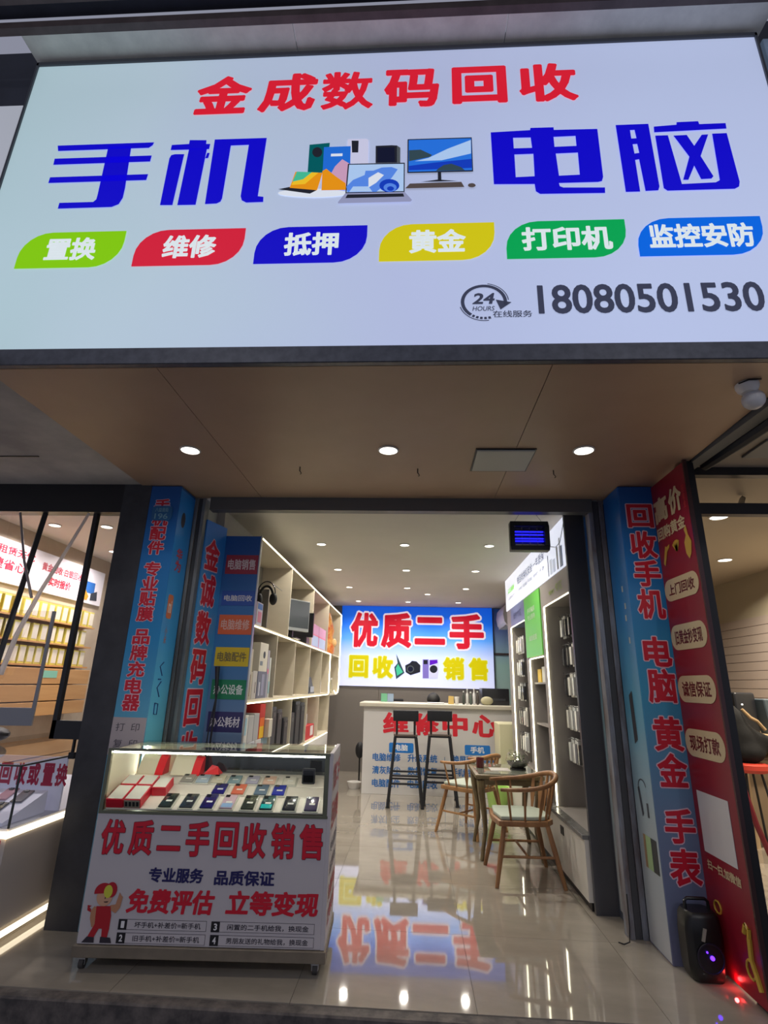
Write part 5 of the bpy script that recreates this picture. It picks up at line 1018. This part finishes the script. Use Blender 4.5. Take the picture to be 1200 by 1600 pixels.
# side lettering
sf = Face((0.648, 0, 0), Y, Z)
for k, ch_ in enumerate('优质二手'): sf.text(ch_, 0.04+0.115*k, 0.13+0.115*k, 0.86 if ch_ != '二' else 0.88, 1.0 if ch_ != '二' else 0.98, prt((190, 60, 74)), 0.003, 0.03, t)
for k, ch_ in enumerate('回收销售'): sf.text(ch_, 0.04+0.115*k, 0.13+0.115*k, 0.66, 0.80, prt((190, 60, 74)), 0.003, 0.03, t)
sf.text('专业服务', 0.06, 0.46, 0.54, 0.60, prt((60, 60, 100)), 0.003, 0.02, t); sf.text('品质保证', 0.06, 0.46, 0.44, 0.50, prt((60, 60, 100)), 0.003, 0.02, t)
sf.text('免费评估', 0.05, 0.46, 0.31, 0.39, prt((190, 60, 74)), 0.003, 0.03, t); sf.text('立等变现', 0.05, 0.46, 0.20, 0.28, prt((190, 60, 74)), 0.003, 0.03, t)
# phones
def phone(label, x, s, c_, L=0.142, w=0.072, rough=0.15, stripe=None, cam='left', sticker=True, stand=True, name='phone', m_=None):
    p = tp(x, s, 0.0)
    t = casething(name, label, 'phone', tuple(p), 'phones in the glass display case')
    def ob(cx, cs, h0, h1, hx, hs): return MB().obox(tp(x+cx, s+cs, (h0+h1)/2), TX, TU, TN, hx, hs, (h1-h0)/2)
    if stand: ob(0, 0, 0.0005, 0.006, w/2+0.008, L/2).build('stand_plate', mat('clear_stand', (206, 204, 190), 0.2), t, bevel=0.0015)
    ob(0, 0.002, 0.0062, 0.0145, w/2, L/2-0.004).build('phone_body', m_ or mat('phone_%02x%02x%02x' % c_, c_, rough, coat=0.7), t, bevel=0.003, seg=2)
    cxm = -w*0.25 if cam == 'left' else 0
    ob(cxm, L*0.36, 0.0145, 0.0168, w*0.17, L*0.085).build('camera_bump', mat('camera_black', (22, 22, 26), 0.15), t, bevel=0.001)
    if sticker: ob(0.004, -L*0.06, 0.0146, 0.0152, w*0.23, L*0.055).build('price_sticker', prt((222, 222, 216)), t)
    if stripe: ob(0, -L*0.28, 0.0146, 0.0151, w*0.42, L*0.14).build('back_pattern', mat('phone_%02x%02x%02x' % stripe, stripe, 0.12, coat=0.6), t)
    return t
R1 = [(-0.292, (44, 52, 46), 'dark green-black phone with a sticker, first from the left in the front row', None, 'left'), (-0.174, (52, 58, 64), 'slate black phone with a sticker, second in the front row', None, 'left'), (-0.06, (30, 28, 96), 'navy blue phone, third in the front row', None, 'left'),
 (0.052, (206, 176, 190), 'pink to pale blue phone, fourth in the front row', (150, 184, 226), 'left'), (0.172, (54, 62, 52), 'olive black phone, fifth in the front row', None, 'left'), (0.276, (20, 66, 74), 'teal phone with bright cyan lower end in the front row', (30, 196, 200), 'left'),
 (0.405, (32, 36, 50), 'blue-black phone, second from the right in the front row', None, 'left'), (0.528, (78, 70, 104), 'purple-grey phone with a white sticker at the right end', None, 'left')]
for x, c_, lb, st, cm in R1: phone(lb, x, 0.072, c_, stripe=st)
R2 = [(-0.04, (34, 32, 112), 'second navy phone lying above the front-row navy one'), (0.075, (214, 110, 84), 'orange-red phone in the second row'), (0.21, (96, 116, 136), 'blue-grey phone with a glossy pale rim in the second row'), (0.315, (40, 52, 160), 'bright blue phone in the second row')]
for x, c_, lb in R2: phone(lb, x, 0.204, c_, L=0.112, w=0.074)
R3 = [(-0.27, (156, 152, 146), 'silver-grey phone at the left of the back row'), (-0.175, (176, 192, 206), 'pale blue phone, second in the back row'), (-0.08, (222, 214, 190), 'cream phone, third in the back row'), (0.02, (136, 160, 166), 'grey-teal phone, fourth in the back row'),
 (0.13, (180, 176, 196), 'lavender phone, fifth in the back row'), (0.235, (226, 190, 170), 'peach and cream phone, sixth in the back row'), (0.36, (224, 218, 204), 'white phone, last in the back row before the black gadget')]
for x, c_, lb in R3: phone(lb, x, 0.313, c_, L=0.095, w=0.075)
t = casething('gadget', 'small black square screen gadget standing at the right of the back row', 'gadget', (0.475, 0.30, 0.86))
MB().box(0.435, 0.515, 0.285, 0.315, 0.855, 0.94).build('gadget_body', mat('black_case', (34, 35, 40)), t, bevel=0.004); MB().box(0.444, 0.506, 0.282, 0.285, 0.865, 0.93).build('screen', mat('black_screen', (14, 14, 16), 0.05), t)
# boxes of phones at the left
rb = mat('red_box', (206, 26, 48), 0.35); wt = mat('white_box_top', (216, 214, 204), 0.35)
def pbox(label, x0, x1, s0, s1, h0, h1, front=None):
    p = tp((x0+x1)/2, s0, h0)
    t = casething('phone_box', label, 'box', tuple(p), 'red and white phone boxes in the case')
    MB().obox(tp((x0+x1)/2, (s0+s1)/2, (h0+h1)/2), TX, TU, TN, (x1-x0)/2, (s1-s0)/2, (h1-h0)/2).build('box_body', rb, t, bevel=0.002)
    MB().obox(tp((x0+x1)/2, (s0+s1)/2, h1+0.001), TX, TU, TN, (x1-x0)/2-0.006, (s1-s0)/2-0.006, 0.001).build('box_top', wt, t)
    if front:
        MB().obox(tp((x0+x1)/2, s0-0.001, (h0+h1)/2), TX, TU, TN, (x1-x0)/2-0.004, 0.001, (h1-h0)/2-0.004).build('front_label', prt((150, 140, 124)), t)
        for k in range(4): MB().obox(tp(x0+(x1-x0)*(0.17+0.22*k), s0-0.0025, (h0+h1)/2), TX, TU, TN, 0.007, 0.0008, (h1-h0)/2-0.012).build('black_bar', prt((30, 30, 34)), t)
    return t
pbox('red phone box with white top at the left front corner of the case', -0.62, -0.525, 0.002, 0.15, 0.001, 0.05)
pbox('red phone box with four black bars on its front label', -0.52, -0.425, 0.002, 0.15, 0.001, 0.05, True)
pbox('red phone box behind the left front one, pale top', -0.615, -0.52, 0.155, 0.262, 0.001, 0.052)
pbox('red phone box behind the four-bar box, pale top', -0.515, -0.425, 0.155, 0.262, 0.001, 0.052)
pbox('red phone box with silver top standing alone beside the four-bar box', -0.42, -0.335, 0.13, 0.25, 0.001, 0.05)
def fold(label, x0, x1, y, z0, z1):
    t = casething('card_holder', label, 'card display', ((x0+x1)/2, y, z0), 'curved cream card displays with red sides')
    m = MB(); n = 7; pr = [(y-0.06+0.11*k/n, z0+(z1-z0)*math.sin(math.pi/2*k/n)) for k in range(n+1)]
    for k in range(n):
        (a, c), (b, d) = pr[k], pr[k+1]; m.hexa([(x0, a, c), (x1, a, c), (x1, b, d), (x0, b, d)], [(x0, a, c+0.004), (x1, a, c+0.004), (x1, b, d+0.004), (x0, b, d+0.004)])
    m.build('curved_card', mat('cream_card', (226, 218, 190), 0.5), t)
    m = MB(); xw = x1+0.05
    for k in range(n):
        (a, c), (b, d) = pr[k], pr[k+1]; m.hexa([(x1, a, z0), (xw, a+0.0, z0), (xw, b, z0), (x1, b, z0)], [(x1, a, c), (xw, a, z0+(c-z0)*0.9+0.004), (xw, b, z0+(d-z0)*0.9+0.004), (x1, b, d)])
    m.build('red_side', mat('bright_red_paper', (230, 26, 34), 0.4), t)
    return t
fold('curved cream card display with a red side, left one at the rear of the case', -0.61, -0.50, 0.40, 0.875, 0.985)
fold('curved cream card display with a red side, right one at the rear of the case', -0.40, -0.27, 0.40, 0.875, 0.98)
t = casething('red_paper', 'crumpled red paper lying behind the phones right of the card displays', 'paper', (-0.15, 0.42, 0.876)); m = MB(); m.add([(-0.205, 0.39, 0.878), (-0.11, 0.39, 0.878), (-0.10, 0.45, 0.88), (-0.19, 0.46, 0.88), (-0.165, 0.42, 0.93), (-0.13, 0.43, 0.92)], [(0, 1, 5, 4), (1, 2, 5), (2, 3, 4, 5), (3, 0, 4), (3, 2, 1, 0)]); m.build('paper_fold', mat('bright_red_paper', (230, 26, 34), 0.4), t)

# ================================================================ PORTABLE SPEAKER
t = thing('portable_speaker', 'black portable party speaker with red and purple lights at the right column foot', 'speaker', (1.575, 3.55, 0))
bk = mat('speaker_black', (16, 16, 18), 0.35)
m = MB(); o8 = [(1.50, 3.48), (1.64, 3.48), (1.668, 3.52), (1.668, 3.61), (1.64, 3.645), (1.50, 3.645), (1.475, 3.61), (1.475, 3.52)]
def oct_(k, z): cx, cy_ = 1.572, 3.565; return [(cx+(x-cx)*k, cy_+(y-cy_)*k, z) for x, y in o8]
vs = oct_(0.82, 0.003)+oct_(0.95, 0.03)+oct_(1.0, 0.08)+oct_(1.0, 0.22)+oct_(0.92, 0.29)+oct_(0.80, 0.315); fs = [tuple(reversed(range(8))), tuple(range(40, 48))]
for r_ in range(5):
    for k in range(8): fs.append((r_*8+k, r_*8+(k+1) % 8, (r_+1)*8+(k+1) % 8, (r_+1)*8+k))
m.add(vs, fs); m.build('speaker_body', bk, t, bevel=0.004)
m = MB(); m.tube([(1.51, 3.565, 0.30), (1.51, 3.565, 0.35), (1.525, 3.565, 0.362), (1.62, 3.565, 0.362), (1.635, 3.565, 0.35), (1.635, 3.565, 0.30)], 0.009, 8); m.build('handle', bk, t)
m = MB(); m.cyl((1.572, 3.479, 0.12), (1.572, 3.470, 0.12), 0.062, n=24); m.build('woofer', mat('speaker_cone', (18, 17, 24), 0.3), t)
MB().tube([(1.572+0.066*math.cos(a), 3.472, 0.12+0.066*math.sin(a)) for a in [k*math.pi/12 for k in range(24)]], 0.005, 6, closed=True).build('light_ring', mat('dark_ring', (26, 22, 44), 0.3), t)
m = MB(); m.sphere((1.576, 3.466, 0.125), 0.011); m.sphere((1.553, 3.466, 0.15), 0.005); m.build('purple_light', mat('purple_lamp', (90, 40, 255), 0.3, emit=4.0), t)
m = MB(); m.box(1.555, 1.585, 3.495, 3.505, 0.262, 0.275); m.build('red_light', mat('red_lamp', (255, 40, 40), 0.3, emit=2.5), t)
m = MB(); m.obox((1.553, 3.477, 0.222), (1, 0, -0.3), (0, 1, 0), (0.3, 0, 1), 0.008, 0.004, 0.03); m.build('grey_badge', mat('grey_badge', (150, 146, 136), 0.4), t)
pl_ = bpy.data.lights.new('lamp', 'POINT'); pl_.energy = 0.22; pl_.color = (1, 0.05, 0.05); pl_.shadow_soft_size = 0.01
po = bpy.data.objects.new('lamp', pl_); COL.objects.link(po); po.parent = t; po.location = (0.092, -0.09, 0.045)

# ================================================================ LEFT NEIGHBOUR SHOP
wallC = mat('beige_shop_wall', (196, 182, 164), 0.6, rgb2=(180, 164, 146), nscale=3)
struct(box('wall_neighbor_left', wallC, -4.02, -3.9, 3.72, 9.0, 0.0, 2.9)); struct(box('wall_neighbor_back', wallC, -3.9, -2.07, 8.6, 8.7, 0.0, 2.9))
struct(box('ceiling_neighbor', mat('neighbor_ceiling', (222, 212, 208), 0.8), -3.9, -2.07, 3.80, 8.6, 2.852, 2.9))
struct(box('header_left', blackM, -5, -2.2, 3.70, 3.80, 2.63, 2.852))
for (x, y, lb) in ((-3.50, 4.82, 'round downlight nearest the corner in the left neighbour shop ceiling'), (-3.50, 5.9, 'second round downlight in the left neighbour shop ceiling, seen through the open door'), (-3.0, 4.86, 'round downlight beside the dark stone pillar in the left neighbour shop'), (-2.6, 6.6, 'far round downlight deep in the left neighbour shop')):
    downlight(x, y, 2.852, 0.05, P_SIDE, lb, 'downlights in the left shop', (1, 0.92, 0.88))
t = thing('wall_sign', 'white wall sign with red precious-metal recycling text in the left shop', 'sign', (-3.88, 5.6, 2.27))
box('sign_board', mat('white_sign_board', (220, 214, 222), 0.4, emit=0.25), -3.899, -3.87, 4.0, 6.43, 2.28, 2.685, t)
lw = Face((-3.87, 0, 0), Y, Z); RP = prt((196, 40, 66))
lw.text('回收·租赁无忧', 4.35, 5.15, 2.545, 2.625, RP, 0.003, 0.02, t); lw.text('便捷省心', 4.45, 5.05, 2.40, 2.50, RP, 0.003, 0.02, t)
lw.text('黄金回收·白银回收', 5.28, 5.98, 2.50, 2.585, RP, 0.003, 0.02, t); lw.text('实时报价', 5.42, 5.80, 2.36, 2.455, RP, 0.003, 0.03, t)
m = MB(); m.polyh(lw, [[(6.08, 2.53), (6.26, 2.53), (6.26, 2.40), (6.10, 2.40)]], 0.003); m.build('device_print', prt((50, 110, 190)), t)
m = MB(); m.polyh(lw, [[(6.0, 2.41), (6.06, 2.45), (6.16, 2.36), (6.14, 2.31), (6.0, 2.33)]], 0.0045); m.build('device_print', prt((214, 150, 50)), t)
m = MB(); m.polyh(lw, [[(6.2, 2.40), (6.32, 2.44), (6.34, 2.33), (6.2, 2.32)]], 0.0045); m.build('device_print', prt((60, 64, 76)), t)
t = thing('wall_shelving', 'warm wooden wall shelving above drawers in the left shop', 'shelf', (-3.75, 5.3, 1.06))
wd = mat('honey_wood', (200, 156, 104), 0.5, rgb2=(186, 140, 90), nscale=5, stretch=(1, 0.2, 3))
box('back_board', wd, -3.899, -3.88, 4.2, 6.2, 1.06, 2.2, t)
for z in (1.54, 1.76, 1.98): box('shelf_board', wd, -3.88, -3.74, 4.2, 6.2, z, z+0.016, t)
for k, (z0, z1) in enumerate(((1.07, 1.20), (1.21, 1.36), (1.37, 1.52))): box('drawer_front', wd, -3.88, -3.70, 4.2, 6.2, z0, z1, t, 0.003)
box('green_sticker', prt((130, 190, 170)), -3.70, -3.698, 5.40, 5.62, 1.43, 1.50, t)
rn = ['lowest', 'middle', 'upper']
for r_, z in enumerate((1.556, 1.776, 1.996)):
    y = 4.35
    k = 0
    while y < 6.1:
        w_ = random.choice((0.085, 0.1, 0.115)); c_ = (214, 204, 120)
        if k == 0 and r_ == 0:
            base = thing('yellow_box', 'x', 'box', (0, 0, 0), 'yellow and white boxes in the left shop', ident=True)
            MB().box(-0.05, 0.05, -0.045, 0.045, 0, 0.17).build('box_body', mat('yellow_carton', (206, 194, 96), 0.45), base, bevel=0.002)
            MB().box(0.05, 0.0515, -0.038, 0.038, 0.02, 0.155).build('front_label', prt((222, 214, 200)), base)
            o = base
        else: o = copy_tree(base)
        o.location = (-3.81, y+w_/2, z+0.001)
        o['label'] = 'yellow box with pale front, %s shelf of the left shop, %s' % (rn[r_], (ORD[k]+' from the street') if k < 12 else 'place %s from the street' % ('thirteen fourteen fifteen sixteen seventeen'.split()[k-12]))
        y += w_+random.uniform(0.012, 0.03); k += 1
# black door frames and the hanging curtain
t = thing('sliding_door', 'black framed glass door leaf beside the dark stone pillar of the left shop', 'door', (-2.33, 3.76, 1.05))
box('door_stile', blackM, -2.43, -2.40, 3.74, 3.78, 1.05, 2.63, t); box('bottom_rail', blackM, -2.43, -2.2, 3.74, 3.78, 1.05, 1.165, t)
box('door_glass', glass('door_glass', (0.93, 0.94, 0.94), 0.05), -2.40, -2.2, 3.758, 3.762, 1.165, 2.63, t)
m = MB(); m.tube([(-2.26, 3.76, 0.95), (-2.26, 3.76, 1.05)], 0.012, 6); m.box(-2.28, -2.24, 3.75, 3.77, 0.93, 0.97); m.build('latch', blackM, t)
t = thing('door_post', 'slanting black door post in the left shop front', 'post', (-2.9, 3.76, 1.5))
m = MB(); m.tube([(-2.825, 3.76, 2.64), (-2.93, 3.76, 1.5), (-2.95, 3.76, 1.0)], 0.024, 4); m.build('post_body', blackM, t)
t = thing('swing_door', 'open glass door leaf with wide grey bottom rail in the left shop', 'door', (-2.9, 3.9, 1.1))
D0, D1 = V((-2.62, 3.82, 0)), V((-3.45, 3.60, 0))
dd = (D1-D0).normalized(); dn = V((-dd.y, dd.x, 0))
def dslab(a, b, z0, z1, th, nm, m_): 
    P, Q = D0+dd*a, D0+dd*b; m = MB(); m.hexa([(p.x, p.y, z0) for p in (P-dn*th, Q-dn*th, Q+dn*th, P+dn*th)], [(p.x, p.y, z1) for p in (P-dn*th, Q-dn*th, Q+dn*th, P+dn*th)]); return m.build(nm, m_, t)
gr = mat('grey_door_rail', (140, 142, 150), 0.4, 0.4)
dslab(0, 0.86, 1.12, 1.235, 0.012, 'bottom_rail', gr); dslab(0, 0.02, 1.235, 1.90, 0.012, 'door_stile', gr); dslab(0.02, 0.86, 1.235, 1.90, 0.003, 'door_glass', glass('door_glass2', (0.90, 0.90, 0.91), 0.08))
t = thing('plastic_curtain', 'clear plastic door curtain gathered and tied back in the left shop front', 'curtain', (-2.6, 3.70, 1.5))
def ribbon(pts, w_, mm, nm):
    m = MB(); P = [V(p) for p in pts]; vs = []
    for p in P: vs += [p-X*w_, p+X*w_+Y*0.01]
    m.add(vs, [(2*i, 2*i+1, 2*i+3, 2*i+2) for i in range(len(P)-1)], True)
    return m.build(nm, mm, t)
cm = mat('clear_edge', (230, 226, 224), 0.25)
_nt = cm.node_tree; _tr = _nt.nodes.new('ShaderNodeBsdfTranslucent'); _tr.inputs[0].default_value = (0.9, 0.86, 0.83, 1); _ms = _nt.nodes.new('ShaderNodeMixShader'); _ms.inputs[0].default_value = 0.6
_nt.links.new(_nt.nodes['Principled BSDF'].outputs[0], _ms.inputs[1]); _nt.links.new(_tr.outputs[0], _ms.inputs[2]); _nt.links.new(_ms.outputs[0], _nt.nodes['Material Output'].inputs[0])
MB().tube([(-2.44, 3.70, 2.62), (-2.56, 3.69, 2.30), (-2.68, 3.69, 2.02), (-2.78, 3.69, 1.72), (-2.83, 3.69, 1.45)], [0.010, 0.012, 0.014, 0.016, 0.018], 8).build('curtain_fold', cm, t)
MB().tube([(-2.98, 3.70, 2.62), (-2.86, 3.70, 2.25), (-2.74, 3.70, 1.98)], [0.008, 0.009, 0.010], 8).build('curtain_edge', mat('grey_edge_plastic', (150, 142, 142), 0.3), t)
sheet = MB(); N_ = 10; vs = []
for i in range(N_+1):
    s = i/N_; zz_ = 2.62-1.2*s; xr = -2.45-0.38*s**0.9; xl2 = -3.05+0.0*s
    for j in range(7):
        u = j/6; vs.append((xl2+(xr-xl2)*u, 3.705+0.02*math.sin(u*18+s*2), zz_))
sheet.add(vs, [(i*7+j, i*7+j+1, (i+1)*7+j+1, (i+1)*7+j) for i in range(N_) for j in range(6)], True)
sheet.build('curtain_sheet', glass('curtain_film', (0.93, 0.92, 0.91), 0.05, 0.15), t)
# left display counter
t = thing('display_counter', 'white glass-topped phone counter with warm LED edges in the left shop', 'display counter', (-2.7, 3.9, 0))
wc2 = mat('white_counter_body', (200, 190, 182), 0.45)
XR = -2.335
box('counter_body', wc2, -3.4, XR, 3.39, 5.2, 0.08, 0.55, t); box('plinth', mat('plinth_grey', (120, 112, 104), 0.5), -3.38, XR-0.03, 3.42, 5.2, 0.0, 0.08, t)
box('red_panel', mat('dark_red_print2', (150, 24, 50), 0.4), -3.4, XR-0.03, 3.384, 3.39, 0.05, 0.54, t)
ld = mat('counter_led', (255, 238, 205), 0.5, emit=2.6)
box('led_strip', ld, -3.41, XR+0.01, 3.375, 3.39, 0.552, 0.585, t); box('led_strip', ld, XR, XR+0.012, 3.375, 5.2, 0.552, 0.585, t)
box('led_strip', ld, XR, XR+0.012, 3.39, 5.2, 0.03, 0.06, t)
box('glass_bottom', mat('case_deck', (196, 196, 206), 0.3), -3.4, XR, 3.39, 5.2, 0.585, 0.60, t)
cg = glass('counter_glass', (0.96, 0.97, 0.98), 0.05)
box('front_glass', cg, -3.4, XR, 3.39, 3.395, 0.60, 0.935, t); box('side_glass', cg, XR-0.005, XR, 3.395, 5.2, 0.60, 0.935, t); box('top_glass', cg, -3.4, XR, 3.39, 5.2, 0.937, 0.945, t)
m = MB(); m.box(-3.4, XR+0.002, 3.386, 3.397, 0.928, 0.937); m.box(XR-0.008, XR+0.003, 3.39, 5.2, 0.928, 0.937); m.box(XR-0.008, XR+0.002, 3.388, 3.397, 0.60, 0.937); m.build('frame_profile', mat('dark_profile', (60, 66, 66), 0.4), t)
bb = mat('white_inner_board', (206, 204, 222), 0.4, emit=0.15)
box('inner_back_board', bb, -3.4, XR-0.01, 3.86, 3.875, 0.60, 0.925, t)
f3 = Face((0, 3.86, 0), X, Z)
for ch_, a in zip('回收或置换', (-2.80, -2.695, -2.60, -2.50, -2.405)): f3.text(ch_, a, a+0.082, 0.745, 0.885, prt((196, 36, 76)), 0.003, 0.04, t)
m = MB(); m.hexa([(-3.3, 3.42, 0.602), (-2.40, 3.42, 0.602), (-2.40, 3.80, 0.602), (-3.3, 3.80, 0.602)], [(-3.3, 3.42, 0.62), (-2.40, 3.42, 0.62), (-2.40, 3.80, 0.73), (-3.3, 3.80, 0.73)]); m.build('sloped_tray', bb, t)
for k, (x, y, c_) in enumerate(((-2.50, 3.70, (110, 106, 110)), (-2.62, 3.72, (196, 150, 160)), (-2.55, 3.55, (50, 54, 64)), (-2.72, 3.62, (120, 70, 80)), (-2.66, 3.50, (60, 62, 70)), (-2.78, 3.74, (70, 90, 110)))):
    z = 0.62+(y-3.42)/0.38*0.11
    p = thing('phone', ['grey phone nearest the right wall', 'pink phone in the rear row', 'black phone in the middle', 'red-brown phone', 'black phone near the front corner', 'blue-grey phone at the rear left'][k]+' inside the left shop counter', 'phone', (x, y, z), 'phones in the left shop counter')
    MB().obox((x, y, z+0.008), (1, 0.1, 0), (-0.1, 0.96, 0.28), (0, -0.28, 0.96), 0.036, 0.072, 0.005).build('phone_body', mat('phone_%02x%02x%02x' % c_, c_, 0.2, coat=0.5), p, bevel=0.002)
    MB().obox((x-0.01, y+0.05, z+0.029), (1, 0.1, 0), (-0.1, 0.96, 0.28), (0, -0.28, 0.96), 0.012, 0.012, 0.003).build('camera_bump', blackM, p)
t = thing('bag', 'dark bag lying behind the left shop counter', 'bag', (-3.2, 4.7, 0.946)); m = MB(); m.sphere((-3.28, 4.3, 1.01), 0.16, 0.10, 0.06); m.build('bag_body', mat('dark_bag', (30, 30, 36), 0.6), t)

# ================================================================ RIGHT NEIGHBOUR SHOP
struct(box('header_right', blackM, 1.76, 4.6, 3.38, 3.44, 2.815, 2.90)); struct(box('header_right', blackM, 1.80, 4.6, 3.38, 3.44, 2.545, 2.62))
m = MB(); m.tube([(2.12, 3.42, 2.60), (2.45, 3.9, 2.84)], 0.02, 4); struct(m.build('header_brace', blackM))
struct(box('ceiling_neighbor_right', mat('neighbor_ceiling_r', (168, 156, 138), 0.8), 1.86, 4.4, 3.44, 9.0, 2.86, 2.9))
struct(box('wall_neighbor_right_back', mat('right_shop_wall', (190, 180, 158), 0.7), 1.86, 4.4, 9.0, 9.1, 0, 2.9))
sw_ = struct(box('wall_neighbor_right', mat('right_shop_wall', (190, 180, 158), 0.7), 4.2, 4.32, 3.44, 9.0, 0, 2.9))
slm = mat('slat_board', (186, 172, 164), 0.5)
for k in range(12): MB().box(4.185, 4.2, 5.6, 9.0, 2.345-0.105*(k+1)+0.006, 2.345-0.105*k).build('slat', slm, sw_, bevel=0.0)
struct(box('slat_backing', mat('dark_red_groove', (70, 34, 36), 0.6), 4.194, 4.2005, 5.6, 9.0, 1.085, 2.345))
for (x, y, lb) in ((2.555, 4.425, 'near bright oval downlight in the right neighbour shop, just under the black beam'), (3.45, 6.0, 'second downlight in the right neighbour shop, above the slatted wall'), (3.72, 5.15, 'dim downlight at the right edge of the right neighbour shop ceiling')):
    downlight(x, y, 2.86, 0.065, P_SIDE*2.4, lb, 'downlights in the right shop', (1, 0.88, 0.70))
# table with equipment, coat on a high red stool
t = thing('work_table', 'pale wooden work table in the right neighbour shop', 'table', (3.75, 6.4, 0))
box('tabletop', mat('pale_wood', (186, 160, 124), 0.5), 3.35, 4.18, 6.15, 7.4, 1.02, 1.05, t, 0.003)
for x in (3.4, 4.13):
    for y in (6.2, 7.35): box('leg', mat('pale_wood', (186, 160, 124)), x-0.02, x+0.02, y-0.02, y+0.02, 0, 1.02, t)
t = thing('label_printer', 'black rounded machine with a small light on the right shop table', 'printer', (3.55, 6.3, 1.05)); box('printer_body', mat('black_case', (34, 35, 40)), 3.44, 3.66, 6.25, 6.5, 1.051, 1.46, t, 0.03, 3); box('indicator', mat('white_lamp', (255, 250, 240), 0.3, emit=2.0), 3.50, 3.515, 6.243, 6.2499, 1.33, 1.345, t)
t = thing('plastic_tub', 'blue-grey plastic tub beside the black machine in the right shop', 'tub', (3.75, 6.25, 1.05)); m = MB(); m.hexa([(3.72, 6.17, 1.051), (3.86, 6.17, 1.051), (3.86, 6.37, 1.051), (3.72, 6.37, 1.051)], [(3.67, 6.14, 1.40), (3.9, 6.14, 1.40), (3.9, 6.4, 1.40), (3.67, 6.4, 1.40)]); m.build('tub_body', mat('blue_grey_plastic', (84, 96, 106), 0.3), t, bevel=0.01)
tag(box('green_sign_card', mat('green_card', (110, 180, 100), 0.4, emit=0.15), 3.33, 3.46, 6.4, 6.41, 1.10, 1.30), 'small green card standing between the coat and the black machine', 'card')
t = thing('high_stool', 'high red-seated stool under the black coat in the right shop', 'stool', (3.3, 5.95, 0)); m = MB(); m.lathe((3.30, 5.95, 0.72), [(0.15, 0), (0.18, 0.03), (0.18, 0.07), (0.14, 0.085)], 20); m.build('seat', mat('red_seat', (190, 60, 44), 0.5), t)
for k in range(4):
    a = math.pi/4+k*math.pi/2; MB().tube([(3.3+0.10*math.cos(a), 5.95+0.10*math.sin(a), 0.73), (3.3+0.2*math.cos(a), 5.95+0.2*math.sin(a), 0.0)], 0.012, 6).build('leg', blackM, t)
t = thing('coat', 'black puffy coat with tan trimmed hood heaped on the red stool', 'coat', (3.3, 5.95, 0.80))
m = MB()
for (x, y, z, a, b, c) in ((3.30, 5.95, 0.90, 0.19, 0.17, 0.12), (3.27, 5.97, 1.05, 0.17, 0.15, 0.14), (3.22, 5.98, 1.20, 0.14, 0.13, 0.13), (3.19, 5.98, 1.31, 0.09, 0.09, 0.08), (3.44, 5.93, 1.02, 0.14, 0.09, 0.07), (3.56, 5.92, 0.98, 0.12, 0.07, 0.055)): m.sphere((x, y, z), a, b, c, 16, 10)
cb_ = m.build('coat_body', mat('black_fabric', (9, 9, 12), 0.95, bump=0.4, nscale=18), t)
rm = cb_.modifiers.new('r', 'REMESH'); rm.mode = 'VOXEL'; rm.voxel_size = 0.02; rm.use_smooth_shade = True
sm_ = cb_.modifiers.new('s', 'SMOOTH'); sm_.factor = 0.8; sm_.iterations = 45
MB().tube([(3.30, 5.90, 1.30), (3.36, 5.88, 1.22), (3.41, 5.86, 1.19), (3.47, 5.86, 1.11)], [0.014, 0.018, 0.015, 0.016], 8).build('tan_trim', mat('tan_fur', (150, 124, 90), 0.9), t)
t = thing('low_cabinet', 'plain beige low cabinet behind the red stool in the right shop', 'cabinet', (3.5, 6.7, 0)); box('cabinet_body', mat('beige_cabinet', (140, 120, 96), 0.6), 3.36, 4.1, 6.45, 7.1, 0.0, 0.80, t, 0.004); box('cabinet_door', mat('beige_cabinet_door', (150, 130, 104), 0.6), 3.38, 4.08, 6.43, 6.45, 0.04, 0.78, t, 0.003)
t = thing('red_pole', 'dark red padded pole slanting across the right shop doorway', 'pole', (2.75, 5.0, 0)); MB().tube([(2.70, 5.0, 0.75), (2.76, 5.0, 0.45), (2.90, 5.0, 0.0)], 0.022, 8).build('pole_body', mat('dark_red_pad', (120, 20, 36), 0.5), t)
# two unseen street lamps, added behind the viewer to light the case front
for k, x in enumerate((-2.2, 2.6)):
    t = thing('added_street_lamp', '%s unseen street lamp added opposite the shop to light its front' % ['left', 'right'][k], 'lamp', (x, -3.2, -0.15))
    m = MB(); m.tube([(x, -3.2, -0.15), (x, -3.2, 4.0), (x, -3.0, 4.3), (x, -2.6, 4.4)], 0.05, 8); m.build('pole', metalM, t); box('lamp_head', metalM, x-0.12, x+0.12, -2.75, -2.25, 4.37, 4.44, t)
    area(t, (x, -2.45, 4.35), 0.18, P_STREET, (1, 0.96, 0.94), (math.radians(35), 0, 0), 3.0)
